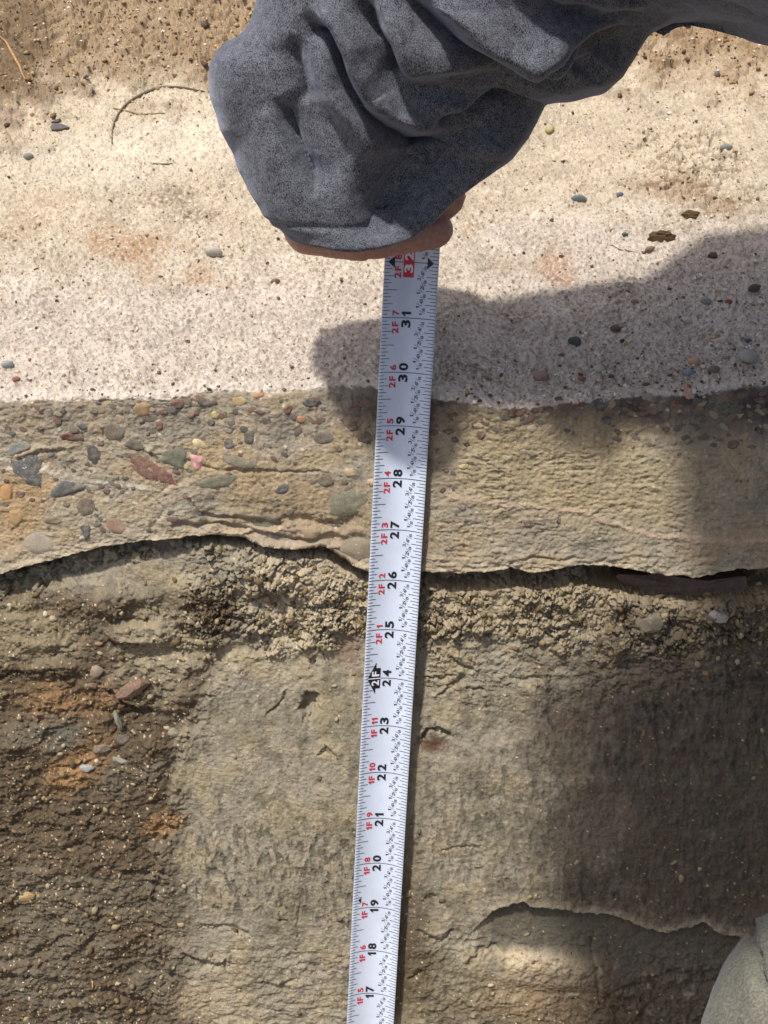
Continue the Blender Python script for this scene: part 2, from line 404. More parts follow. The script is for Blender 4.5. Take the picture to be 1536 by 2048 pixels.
sp = (ff1 < .10 + .28 * fr2) & (fr1 < .10)
spc = np.where((fr2 < .35)[..., None], L8(112, 68, 55), np.where((fr2 < .7)[..., None], L8(72, 72, 70), L8(150, 120, 88)))
face = np.where(sp[..., None], lerp(face, spc, .7), face)
face = mixc(face, L8(118, 98, 72), ripR * ss(.1, .45, rip) * .4)
for pts, c, k in [([(900, 995), (1000, 1008), (1170, 1025), (1250, 1055), (1330, 1075), (1480, 1083), (1560, 1080)], L8(205, 172, 140), .75), ([(0, 920), (60, 940), (180, 965), (300, 980)], L8(195, 185, 165), .7),
                  ([(850, 1115), (960, 1122), (1050, 1118)], L8(190, 165, 130), .5), ([(20, 935), (90, 935)], L8(215, 210, 200), .6), ([(940, 1060), (1040, 1110)], L8(200, 180, 140), .35)]:
    d, sg, _ = polyd(PX, PY + woby * .08, pts)
    face = mixc(face, c, np.exp(-(d / 6) ** 2) * k * (.6 + .4 * ss(-.3, .2, n_gr)))
edge_l = np.exp(-((tB[None, :] - np.where(S > 50, 99, S)) / .10) ** 2) * (S < 50)
face = mixc(face, L8(205, 186, 148), edge_l * .6)
face = mixc(face, L8(172, 152, 124), lipL * ss(1030, 1070, PY + 26 * n_mid) * .6)
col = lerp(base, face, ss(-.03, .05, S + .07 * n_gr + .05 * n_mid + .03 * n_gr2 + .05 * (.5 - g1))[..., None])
cm_ = col.mean(-1, keepdims=True); col = cm_ + (col - cm_) * .82
V = np.stack([VX, VY, VZ], -1).reshape(-1, 3)
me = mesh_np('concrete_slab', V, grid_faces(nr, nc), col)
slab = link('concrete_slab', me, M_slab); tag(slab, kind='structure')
# height look-up, for things that rest on the slab
SL = dict(xs=xs, nr_top=nr_top, ub=ub, H=Hs, yE=yE, tB=tB, VX=VX, VY=VY, VZ=VZ, NY=NY, NZ=NZ)
tree_pts = None
def slab_at(px, py):
    """nearest slab vertex seen at the photograph pixel"""
    global tree_pts
    if tree_pts is None:
        q = proj(VX[:nr_top + nf], VY[:nr_top + nf], VZ[:nr_top + nf]); tree_pts = q
    x0 = top_hit(px, py)[0] if py < 795 else wall_hit(px, py)[0]
    j = int(np.clip(np.searchsorted(xs, x0), 2, nc - 3))
    best = None
    for jj in range(j - 14, j + 15, 2):
        jj = min(max(jj, 0), nc - 1)
        dd = (tree_pts[0][:, jj] - px) ** 2 + (tree_pts[1][:, jj] - py) ** 2
        i = int(np.argmin(dd))
        if best is None or dd[i] < best[0]: best = (dd[i], i, jj)
    _, i, j = best
    return np.array([VX[i, j], VY[i, j], VZ[i, j]]), np.array([0, NY[i, j], NZ[i, j]]), S[i, j]

# ================================================================== SOIL SIDE, trench floor, far bank and ground
tt = spread(2.0, 3.1, 13.9, 31.0, STEP, 1.12)
tt = tt[(tt > 2.0) & (tt < 31)]
ys_extra = None
nrs = len(tt)
X2 = np.broadcast_to(xs, (nrs, nc)).astype(np.float64).copy(); T2 = np.broadcast_to(tt[:, None], (nrs, nc)).astype(np.float64).copy()
h0 = -.33
QX, QY = proj(X2, T2 * DW[1] + h0 * NW[1], T2 * DW[2] + h0 * NW[2])
A = X2; B = T2
n_big = fbm(A * .33, B * .33, 120, 3); n_mid = fbm(A * 1.2, B * 1.2, 124, 4); n_fi = fbm(A * 5, B * 5, 128, 4, .55)
n_gr = fbm(A * 12, B * 12, 131, 3, .6); n_gr2 = fbm(A * 28, B * 28, 134, 2, .6)
c1, c2, cr1, cr2 = worley(A * 3.6 + .9 * n_fi + .3 * n_gr, B * 4.2 + .9 * fbm(A * 4, B * 4, 136, 3), 21)
d1, d2, dr1, dr2 = worley(A * 8 + .9 * n_gr + .6 * n_fi, B * 9.5 + .9 * fbm(A * 9, B * 9, 137, 2), 23)
e1, e2, er1, er2 = worley(A * 15, B * 18, 25)
wx = QX + n_mid * 50; wy = QY + fbm(A * 1.5, B * 1.5, 138, 3) * 60
Lz = ss(395, 320, wx - (QY < 1500) * (1500 - QY) * .42)                       # brown left part
Lz = Lz * ss(1150, 1210, QY)
crumb = ss(1330, 1250, wy - 40 * ss(430, 300, QX)) * ss(330, 430, QX)
crumb = np.maximum(crumb, blob(QX, QY, 1380, 1240, 220, 70, 6, .5, n_mid * .4))
ctr = (1 - Lz) * (1 - crumb) * ss(760, 740, QX)
rgt = (1 - crumb) * ss(790, 850, QX)
strk = ss(1000, 1200, wx + 260 * fbm(A * .8, B * .6, 189, 4)) * ss(1290, 1350, wy) * ss(1900, 1780, wy)
strk2 = rgt * ss(1480, 1560, wy) * .7 * ss(1790, 1740, wy) + ctr * ss(1600, 1680, wy) * ss(1850, 1800, wy)
low = ss(1840, 1900, wy) * rgt
st1 = fbm(A * 3.6, B * 1.0, 140, 4, .6); st2 = fbm(A * 8.5, B * 3.4, 144, 4, .6)
Hh = h0 + .25 * ss(3.8, 8, T2) + .10 * n_big + .05 * n_mid
c_amp = 1
Hh += crumb * (.55 + .9 * ss(-.25, .3, fbm(A * 1.1, B * 1.6, 197, 3))) * (.13 * cr1 * ss(.0, .22, c2 - c1) + .04 * ss(0, .2, c2 - c1) + .065 * dr1 * ss(.0, .22, d2 - d1) + .035 * (.5 - d1) + .045 * n_gr + .08 * n_fi + .02 * n_gr2)
Hh += Lz * (.15 * fbm(A * .9, B * 1.6 + .3 * n_mid, 151, 4) + .08 * ridged(A * 1.1, B * 2.0 + .3 * n_mid, 150, 3) + .07 * n_fi + .03 * n_gr + .018 * n_gr2 + .055 * cr1 * ss(.0, .3, c2 - c1) * (cr2 > .5) + .03 * dr1 * ss(0, .3, d2 - d1))
leftrip = Lz * ss(1720, 1800, wy) 
Hh += leftrip * (.035 * ridged(A * 3, B * 7, 155, 3))
Hh += ctr * (.03 * n_fi + .016 * (.5 - e1) + .010 * n_gr + .012 * n_gr2)
Hh += ctr * ss(1830, 1900, wy) * (.07 * fbm(A * 2.4, B * 5, 157, 4) + .04 * (.5 - d1))
Hh += rgt * (.035 * n_fi + .016 * n_gr + .010 * n_gr2 + .05 * fbm(A * .9, B * .9, 159, 2))
Hh += rgt * ss(1480, 1330, wy) * (.06 * fbm(A * 3, B * 7, 160, 4) + .05 * dr1 * ss(0, .15, d2 - d1))
Hh += strk * (.050 * st1 + .028 * st2) + strk2 * (.022 * st2 - .03 * ss(.1, .35, st2) )
Hh += low * (.05 * n_fi + .02 * n_gr)
# the hollow behind the slab: the soil falls back under it
tb2 = np.interp(X2[0], bx, bt)[None, :]
gapd = np.interp(xs, [-90, -7.2, -5, -3, -1, .5, 1.4, 3, 4.4, 6.8, 8, 90], [.62, .62, .50, .16, .22, .25, .42, .42, .55, .62, .6, .4])[None, :]
gapw = gapd + .10 * n_fi + .06 * (.5 - c1)
g = ss(gapw + .12, gapw - .16, T2 - tb2)
Hh -= g * (.17 + .38 * ss(-5, -2, X2) + .5 * ss(3.2, 5, X2))
Hh += g * (.24 * cr1 * ss(.0, .25, c2 - c1) + .10 * n_fi) * (1 - .5 * ss(3, 5, X2))
Hh -= 1.6 * ss(.15, -.3, T2 - tb2) 
# left: hollow shade step and big clods
tb_d = 0
for cx, cy, rx, ry, an, a in [(285, 1262, 62, 22, 4, .16), (265, 1378, 44, 26, 28, .10), (120, 1300, 80, 30, 0, .08), (60, 1260, 60, 30, 10, .10), (110, 1330, 60, 16, 0, .08), (185, 1195, 80, 40, 0, .10), (500, 1148, 70, 34, 10, .16),
                              (620, 1170, 70, 30, 10, .10), (400, 1180, 60, 30, 0, .08), (1300, 1240, 34, 34, 0, .20), (1390, 1215, 60, 26, 0, .14), (230, 1200, 40, 24, 0, .12), (60, 1450, 60, 26, -20, .06), (30, 1500, 60, 40, 0, .08),
                              (330, 1590, 30, 60, 10, .05), (520, 1210, 60, 26, 20, .08), (1230, 1290, 50, 20, 20, .08)]:
    Hh += a * blob(QX, QY, cx, cy, rx, ry, an, .35, n_fi * .5)
# lip running down the left of the middle panel
d, sg, rn = polyd(QX + n_fi * 26 + n_mid * 40, QY + n_mid * 30, [(620, 1285), (560, 1300), (490, 1330), (425, 1375), (400, 1440), (372, 1520), (350, 1620), (335, 1750), (330, 1880), (345, 2060)], 160)
Hh += .045 * np.exp(-(d / 16) ** 2) - .08 * np.exp(-((d - 26) / 22) ** 2) * (sg > 0) + .03 * n_gr * np.exp(-(d / 30) ** 2)
# ledge low on the right: proud skin above, smooth hollow below
lpts = [(945, 1850), (965, 1826), (978, 1812), (1000, 1800), (1020, 1793), (1045, 1790), (1056, 1798), (1080, 1803), (1110, 1802), (1170, 1812), (1210, 1816), (1250, 1828), (1290, 1846), (1330, 1852), (1370, 1842), (1405, 1834), (1425, 1850), (1600, 1890)]
d, sg, rn = polyd(QX, QY + n_fi * 10, lpts, 260)
below = sg > 0; ledge_d = d
ledge = np.exp(-(d / 60) ** 2)
Hh += np.where(below, -(.17 + .05 * n_mid) * ss(130, 30, d) * ss(0, 5, d), .05 * np.exp(-(d / 20) ** 2)) * ss(920, 1000, QX)
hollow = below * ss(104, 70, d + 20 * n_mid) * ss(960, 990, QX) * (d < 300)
Hh -= hollow * .0
Hh -= hollow * (.7 * (rgt * (.035 * n_fi + .016 * n_gr)))
Hh += hollow * (.012 * fbm(A * 6, B * 16, 170, 3) + .006 * n_gr2)
Hh += .11 * blob(QX, QY, 1090, 1925, 150, 34, 4, .4, n_fi * .5)
Hh -= .13 * blob(QX, QY, 1400, 1990, 150, 50, 0, .4, n_fi * .5)
cracks = [([(845, 1468), (856, 1452), (872, 1449), (893, 1458)], .14, 4), ([(905, 1315), (925, 1330), (945, 1335)], .10, 4), ([(845, 1350), (880, 1352), (905, 1345)], .07, 3), ([(880, 1385), (905, 1365), (925, 1350)], .08, 4), ([(935, 1372), (965, 1375)], .07, 3),
          ([(1060, 1292), (1095, 1285), (1120, 1270)], .09, 3), ([(1005, 1358), (1060, 1350), (1100, 1348)], .04, 3), ([(538, 1420), (560, 1400), (570, 1385)], .07, 3), ([(640, 1500), (655, 1488), (668, 1500)], .06, 3),
          ([(430, 1240), (460, 1246), (475, 1232)], .05, 3), ([(226, 1240), (250, 1235), (300, 1238)], .08, 4), ([(220, 1268), (232, 1285), (260, 1278), (290, 1282)], .09, 4), ([(220, 1374), (240, 1388), (260, 1402), (275, 1405)], .12, 4),
          ([(0, 1350), (40, 1338), (80, 1338), (115, 1332)], .08, 4), ([(250, 1420), (275, 1414), (305, 1416)], .10, 6), ([(225, 1420), (240, 1440), (232, 1468)], .08, 4), ([(600, 1295), (640, 1292)], .05, 3),
          ([(560, 1822), (575, 1825), (580, 1835)], .05, 3), ([(560, 1828), (566, 1780)], .03, 2), ([(596, 1860), (598, 1800)], .04, 1.6), ([(408, 1840), (470, 1842), (500, 1855)], .06, 4), ([(370, 1900), (420, 1918), (460, 1915)], .09, 5),
          ([(530, 1952), (560, 1962), (585, 1945)], .06, 4), ([(680, 1830), (705, 1855)], .06, 4), ([(150, 1790), (190, 1815), (200, 1850), (180, 1880)], .06, 4), ([(290, 1790), (310, 1810)], .06, 3), ([(60, 1930), (80, 1900), (110, 1880)], .06, 5),
          ([(220, 1965), (290, 1990), (330, 2040)], .09, 6), ([(0, 1905), (60, 1900), (110, 1870), (170, 1845)], .06, 6), ([(935, 1915), (960, 1890), (990, 1885)], .07, 4), ([(840, 1850), (880, 1870), (905, 1850)], .06, 4), ([(820, 1945), (840, 1930)], .06, 4),
          ([(1180, 1870), (1196, 1990), (1240, 1960), (1290, 1958)], .05, 4), ([(845, 1789), (860, 1778), (870, 1780)], .04, 3), ([(885, 1690), (905, 1682), (950, 1680)], .04, 3), ([(160, 1615), (185, 1630), (205, 1615)], .09, 6), ([(95, 1600), (110, 1630)], .05, 3)]
dark = np.zeros(A.shape, np.float32)
for pts, a, wd in cracks:
    d, sg, _ = polyd(QX + n_fi * 9, QY + n_gr * 6 + n_fi * 9, pts)
    k = np.exp(-(d / wd) ** 2); Hh -= a * k
    Hh += .35 * a * np.exp(-((d - wd * 2) / (wd * 1.4)) ** 2) * (sg < 0)
# holes
Hh -= .3 * blob(QX, QY, 620, 1408, 16, 22, 20, .4, n_fi * .7)
Hh -= .06 * blob(QX, QY, 618, 1385, 22, 42, 6, .6, n_fi * .3)
Hh -= .08 * blob(QX, QY, 862, 1475, 34, 24, 0, .6, n_fi * .4)
Hh -= .06 * blob(QX, QY, 815, 1720, 22, 60, 0, .6, n_fi * .5)

# albedo
c = np.zeros(A.shape + (3,), np.float32); c[:] = L8(144, 134, 112, 1.2)
c = mixc(c, L8(150, 136, 106, 1.2), ss(-.1, .35, n_mid))
c = mixc(c, L8(118, 112, 88, 1.1), ss(.0, .4, -fbm(A * .7, B * .7, 180, 3)) * .6)
c = mixc(c, L8(160, 143, 112, 1.2), ss(1340, 1230, wy) * ss(800, 860, QX) * .8)
c = mixc(c, L8(172, 156, 126, 1.3), ss(1400, 1250, wy) * ss(480, 560, QX) * ss(760, 740, QX) * .7)
brown = np.clip(Lz + .75 * blob(QX, QY, 815, 1880, 45, 170, 0, .5, n_mid * .7) + .7 * blob(QX, QY, 1100, 2020, 190, 60, 0, .5, n_mid * .6) + .6 * blob(QX, QY, 365, 2010, 45, 50, 0, .5, n_mid), 0, 1)
c = mixc(c, L8(90, 73, 50, 1.0), brown * .93)
c = mixc(c, L8(108, 98, 78, 1.05), Lz * ss(.05, .35, fbm(A * .8, B * 1.1, 184, 3) + .45 * ss(1620, 1750, wy) - .1) * .75)
c = mixc(c, L8(140, 126, 96, 1.1), Lz * blob(QX, QY, 60, 1260, 110, 60, 10, .5, n_mid * .5) * .8)
c = mixc(c, L8(150, 137, 108, 1.15), blob(QX, QY, 320, 1290, 95, 80, 10, .5, n_mid * .5) * .85)
c = mixc(c, L8(92, 92, 80, 1.0), blob(QX, QY, 130, 1450, 40, 30, 0, .5, n_mid * .5) * .7)
for cx, cy, rx, ry, an, k in [(145, 1540, 52, 34, -20, .9), (105, 1390, 60, 40, 0, .45), (200, 1490, 30, 40, 0, .5), (180, 1400, 60, 30, 0, .4), (330, 1640, 36, 22, -30, .7), (1130, 1990, 130, 50, 0, .3)]:
    c = mixc(c, L8(168, 124, 70, 1.1), blob(QX, QY, cx, cy, rx, ry, an, .6, n_mid * .7 + n_fi * .6) * k * .8 * ss(-.3, .3, n_gr + .2))
c = mixc(c, L8(96, 60, 36), blob(QX, QY, 865, 1482, 26, 16, 0, .6, n_fi * .5) * .85)
c = mixc(c, L8(98, 52, 40), blob(QX, QY, 700, 1290, 24, 40, 0, .6, n_fi * .8) * .5)
greyv = strk * .9
c = mixc(c, L8(88, 76, 60), .8 * ss(1020, 1330, wx + 220 * fbm(A * .9, B * .9, 188, 4)) * ss(1160, 1260, wy))  # right-hand soil darkened in colour to deepen the body's shadow
c = mixc(c, L8(98, 87, 71, 1.0), greyv * .9)
c = mixc(c, L8(58, 55, 48, 1.0), strk * ss(.0, .35, st2 + .5 * st1) * .85)
c = mixc(c, L8(90, 68, 56, 1.0), strk * ss(.1, .4, -st1 + .3 * n_mid) * .55)
c = mixc(c, L8(92, 87, 72, 1.0), np.clip(strk2, 0, 1) * ss(-.05, .25, st2 + .4 * st1) * .8)
c = mixc(c, L8(104, 96, 76, 1.05), (ctr + rgt) * ss(.08, .35, fbm(A * 2.2, B * 1.3, 190, 5, .6)) * .6)
c = mixc(c, L8(176, 164, 134, 1.15), (ctr + rgt * (1 - .8 * strk)) * ss(.15, .4, fbm(A * 2.8, B * 2.0, 195, 5, .6)) * .5)
c = mixc(c, L8(132, 118, 98, 1.0), blob(QX, QY, 1190, 1640, 90, 60, -25, .6, n_mid * .8) * .6)
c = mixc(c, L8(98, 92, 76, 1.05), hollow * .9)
c = mixc(c, L8(172, 158, 126, 1.1), (~below) * np.exp(-(ledge_d / 13) ** 2) * .7 * ss(930, 1000, QX))
c = mixc(c, L8(204, 184, 146, 1.15), blob(QX, QY, 1062, 1906, 74, 17, 4, .6, n_fi * .8) * .85)
c = mixc(c, L8(160, 134, 100, 1.1), blob(QX, QY, 1040, 1965, 90, 50, 0, .6, n_fi * .9 + n_mid * .4) * .45)
c = mixc(c, L8(100, 84, 44, 1.0), blob(QX, QY, 880, 1970, 80, 60, 0, .6, n_mid * .8) * .4)
c = mixc(c, L8(172, 150, 118, 1.1), blob(QX, QY, 410, 1985, 60, 40, 0, .6, n_fi * .8) * .5)
c = mixc(c, L8(88, 78, 58, 1.0), ss(.12, .5, -n_fi - .2 * n_gr) * .45)
c *= (1 + .20 * n_gr + .16 * n_gr2 + .12 * n_fi)[..., None]
# grains of quartz and grit, thickest in the brown part
gk = .02 + .09 * brown
spk = (e1 < .26) & (er1 < gk)
c = np.where(spk[..., None], lerp(c, np.where((er2 < .5)[..., None], L8(232, 214, 170), L8(205, 160, 92)), .75), c)
spk = (e1 < .25) & (er1 > .95)
c = np.where(spk[..., None], lerp(c, L8(58, 42, 34), .7), c)
cm_ = c.mean(-1, keepdims=True); c = cm_ + (c - cm_) * .89
V2 = np.stack([X2, T2 * DW[1] + Hh * NW[1], T2 * DW[2] + Hh * NW[2]], -1)
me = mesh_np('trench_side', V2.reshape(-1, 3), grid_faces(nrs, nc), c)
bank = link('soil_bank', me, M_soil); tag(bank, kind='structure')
q_soil = proj(V2[..., 0], V2[..., 1], V2[..., 2])
def soil_at(px, py):
    x0 = wall_hit(px, py, h0)[0]; j = int(np.clip(np.searchsorted(xs, x0), 1, nc - 2)); best = None
    for jj in range(j - 8, j + 9, 2):
        dd = (q_soil[0][:, jj] - px) ** 2 + (q_soil[1][:, jj] - py) ** 2; i = int(np.argmin(dd))
        if best is None or dd[i] < best[0]: best = (dd[i], i, jj)
    _, i, j = best
    return V2[i, j], np.array(NW), 1

# trench floor, opposite bank and the ground out to the horizon, one sheet
bot = V2[-1, :, :]
FLZ = float(tt[-1] * DW[2]) + .8; FLY = float(tt[-1] * DW[1])
gx = np.array([-12000, -3000, -900, -300, -150, -90, -60, -40, -25, -15, -8, 0, 8, 15, 25, 40, 60, 90, 150, 300, 900, 3000, 12000.])
gy = [(FLY + 3, FLZ), (FLY - 8, FLZ), (FLY - 25, FLZ + .5), (FLY - 45, FLZ + 1), (FLY - 52, FLZ + 10), (FLY - 60, FLZ + 24), (FLY - 68, 1.0), (-200, 0), (-1500, 0), (-12000, 0)]
prof = gy
nr3 = len(prof) * 6 - 5
py3 = np.interp(np.linspace(0, len(prof) - 1, nr3), range(len(prof)), [p[0] for p in prof]); pz3 = np.interp(np.linspace(0, len(prof) - 1, nr3), range(len(prof)), [p[1] for p in prof])
gxx = np.interp(np.linspace(0, len(gx) - 1, 140), range(len(gx)), gx)
GX, GY = np.meshgrid(gxx, py3); GZ = np.broadcast_to(pz3[:, None], GX.shape) + 1.0 * fbm(GX * .13, GY * .13, 200, 3)
cc = np.zeros(GX.shape + (3,), np.float32); cc[:] = L8(140, 118, 84); cc *= (1 + .3 * fbm(GX * .3, GY * .3, 205, 3))[..., None]
gm = mesh_np('ground', np.stack([GX, GY, GZ], -1).reshape(-1, 3), grid_faces(*GX.shape)[:, ::-1], cc)
ground = link('ground', gm, M_soil); tag(ground, kind='structure')
# ground behind and beside the slab
bxs = np.interp(np.linspace(0, 8, 60), range(9), [-12000, -1500, -300, -120, 0, 120, 300, 1500, 12000]); bys = np.array([60, 110, 149, 200, 400, 1500, 12000.])
GX, GY = np.meshgrid(bxs, bys); GZ = -2.2 + .6 * fbm(GX * .05, GY * .05, 210, 3) + 2.6 * ss(140, 160, GY)
cc = np.zeros(GX.shape + (3,), np.float32); cc[:] = L8(168, 146, 108)
gm = mesh_np('ground_far', np.stack([GX, GY, GZ], -1).reshape(-1, 3), grid_faces(*GX.shape), cc)
tag(link('ground_behind_slab', gm, M_soil), kind='structure')

#PART2
# ================================================================== STONES SET IN THE CONCRETE FACE
def smooth_poly(P, n=2):
    P = np.array(P, float)
    for _ in range(n):
        Q = np.roll(P, -1, 0); P = np.stack([.82 * P + .18 * Q, .18 * P + .82 * Q], 1).reshape(-1, 2)
    return P
def as_tri_mesh(name, V, F, origin):
    me = bpy.data.meshes.new(name)
    me.from_pydata([tuple((np.array(v) - origin) * U) for v in V], [], F); me.update(); return me
def put(name, me, mat, origin, rgb=None, parent=None, smooth=True):
    o = link(name, me, mat, parent, smooth); o.location = Vector(np.array(origin) * U)
    if rgb is not None: o.color = (float(rgb[0]), float(rgb[1]), float(rgb[2]), 1)
    return o
def set_stone(poly, rgb, parent=None, kx=1.0, hgt=.016, raised=0):
    P = smooth_poly(poly, 1)
    c0 = P.mean(0); n = len(P)
    P = P + rng.normal(0, .06, P.shape) * np.abs(P - c0).mean() 
    o0, N, _ = slab_at(c0[0], c0[1])
    ring = []
    for k in (1.0, .82, .5):
        q = []
        for p in P:
            pp = c0 + (p - c0) * k
            s, nn, _ = slab_at(pp[0], pp[1]) if n < 30 else (o0, N, 0)
            q.append(s + nn * {1.0: -.008, .82: hgt, .5: hgt + .006}[k])
        ring.append(q)
    base = np.mean([v for v in ring[1]], 0)
    V = ring[0] + ring[1] + ring[2] + [np.mean(ring[2], 0)]; F = []
    for i in range(n):
        j = (i + 1) % n
        F += [(i, n + i, n + j, j), (n + i, 2 * n + i, 2 * n + j, n + j), (2 * n + i, 3 * n, 2 * n + j)]
    me = as_tri_mesh('stone', V, F, o0)
    return put('stone', me, M_stone, o0, rgb, parent)
a4 = lambda pts: [(x / 2.021, 740 + y / 2.021) for x, y in pts]
a5 = lambda pts: [(760 + x / 1.98, 740 + y / 1.98) for x, y in pts]
stones4 = [([(35,365),(90,340),(170,335),(176,480),(120,470),(60,425)],(78,88,92)),([(30,300),(80,285),(130,300),(130,318),(60,345),(30,355)],(112,117,112)),([(190,520),(215,470),(260,445),(350,465),(345,485),(260,510)],(72,82,86)),
([(345,310),(370,298),(400,325),(410,360),(385,385),(355,365)],(58,63,66)),([(240,260),(270,250),(320,255),(355,285),(300,290),(245,278)],(122,62,52)),([(515,335),(560,350),(640,385),(700,430),(732,470),(680,465),(600,445),(535,410)],(130,70,56)),
([(620,345),(700,310),(760,330),(760,370),(740,410),(680,385),(640,370)],(104,114,88)),([(765,345),(785,340),(825,355),(815,395),(790,412),(775,380)],(215,135,132)),([(770,285),(790,272),(835,300),(830,318),(790,315)],(220,190,130)),
([(848,175),(870,162),(890,178),(885,198),(858,198)],(205,182,92)),([(682,130),(730,112),(752,130),(740,155),(700,162)],(110,58,50)),([(528,150),(560,132),(600,130),(615,145),(600,185),(550,185)],(168,126,74)),
([(418,225),(450,208),(500,225),(515,260),(480,290),(430,285)],(112,100,80)),([(497,305),(530,280),(575,290),(592,325),(540,330)],(92,84,70)),([(625,220),(645,203),(662,220),(655,245),(632,243)],(120,58,48)),
([(835,210),(855,198),(872,212),(865,230),(840,226)],(78,72,62)),([(900,290),(930,280),(958,300),(940,318),(905,318)],(70,72,70)),([(775,455),(840,430),(930,415),(960,430),(940,465),(880,480),(800,480)],(108,108,82)),
([(885,345),(960,350),(1040,370),(1040,400),(970,405),(900,375)],(114,106,84)),([(985,250),(1015,238),(1030,260),(1020,305),(985,295)],(86,86,80)),([(1105,490),(1140,455),(1170,465),(1165,490),(1120,505)],(68,74,78)),
([(1285,440),(1310,418),(1345,430),(1350,465),(1310,478),(1288,465)],(112,94,72)),([(1330,505),(1400,478),(1480,490),(1495,530),(1440,590),(1370,608),(1325,580)],(114,116,88)),([(1370,700),(1420,670),(1500,690),(1500,760),(1430,778),(1380,750)],(128,116,88)),
([(1010,600),(1080,580),(1140,590),(1140,625),(1080,640),(1020,625)],(112,106,86)),([(315,630),(370,625),(362,680),(345,690)],(62,70,78)),([(310,530),(350,510),(385,530),(380,580),(340,595),(310,570)],(102,90,70)),
([(430,600),(480,600),(515,640),(490,668),(440,655)],(148,106,82)),([(90,690),(150,645),(210,680),(225,720),(170,745),(110,730)],(148,134,112)),([(165,600),(230,588),(260,605),(240,625),(180,622)],(128,114,84)),
([(0,470),(40,460),(55,490),(40,530),(0,530)],(196,132,60)),([(30,570),(90,560),(100,600),(60,640),(35,620)],(178,136,72)),([(1220,130),(1250,108),(1290,120),(1290,150),(1240,155)],(52,58,66)),([(1190,195),(1215,180),(1240,195),(1230,215),(1200,212)],(190,116,74)),
([(1140,160),(1165,135),(1185,150),(1170,185),(1150,180)],(125,72,62)),([(1400,150),(1430,140),(1465,150),(1450,168),(1410,165)],(112,62,60)),([(1445,270),(1480,240),(1512,275),(1490,305),(1450,290)],(92,76,70)),
([(1255,265),(1310,245),(1350,265),(1340,300),(1280,300)],(108,92,82)),([(1405,215),(1435,205),(1450,235),(1425,250),(1405,240)],(84,78,74)),([(1345,315),(1370,305),(1385,325),(1360,335)],(100,68,62)),
([(935,110),(980,105),(1000,125),(980,145),(940,140)],(178,140,82)),([(1010,95),(1060,88),(1070,105),(1030,118)],(186,128,58)),([(780,115),(840,112),(870,130),(850,150),(800,145)],(88,84,78)),([(745,185),(790,165),(805,180),(770,200)],(142,94,82)),
([(635,165),(665,150),(690,160),(680,180),(645,182)],(120,68,58)),([(305,215),(330,205),(360,235),(345,245),(315,232)],(98,106,108)),([(235,170),(255,155),(270,170),(255,180)],(68,70,70)),([(145,235),(165,222),(182,235),(168,250)],(72,78,80)),
([(128,145),(150,140),(180,178),(160,178)],(132,70,58)),([(358,165),(385,158),(402,172),(385,182)],(92,78,64)),([(412,488),(430,475),(448,488),(440,502),(418,500)],(104,64,56)),([(65,500),(85,488),(102,500),(95,515),(72,518)],(112,70,64)),
([(250,545),(268,532),(288,545),(270,556)],(112,82,66)),([(915,202),(945,200),(950,222),(920,225)],(110,110,104)),([(1015,165),(1050,160),(1085,172),(1050,182)],(96,52,44)),([(1200,640),(1260,630),(1300,650),(1290,690),(1220,695)],(158,128,88)),
([(1385,395),(1430,400),(1440,425),(1400,440)],(186,156,106)),([(1480,440),(1512,440),(1512,475),(1485,470)],(208,160,120)),([(560,205),(585,203),(580,218),(562,216)],(118,66,54)),([(590,255),(608,250),(606,266),(592,266)],(110,60,50)),([(390,295),(420,290),(425,305),(395,308)],(122,72,60)),([(525,472),(545,470),(545,485),(528,485)],(84,82,80))]
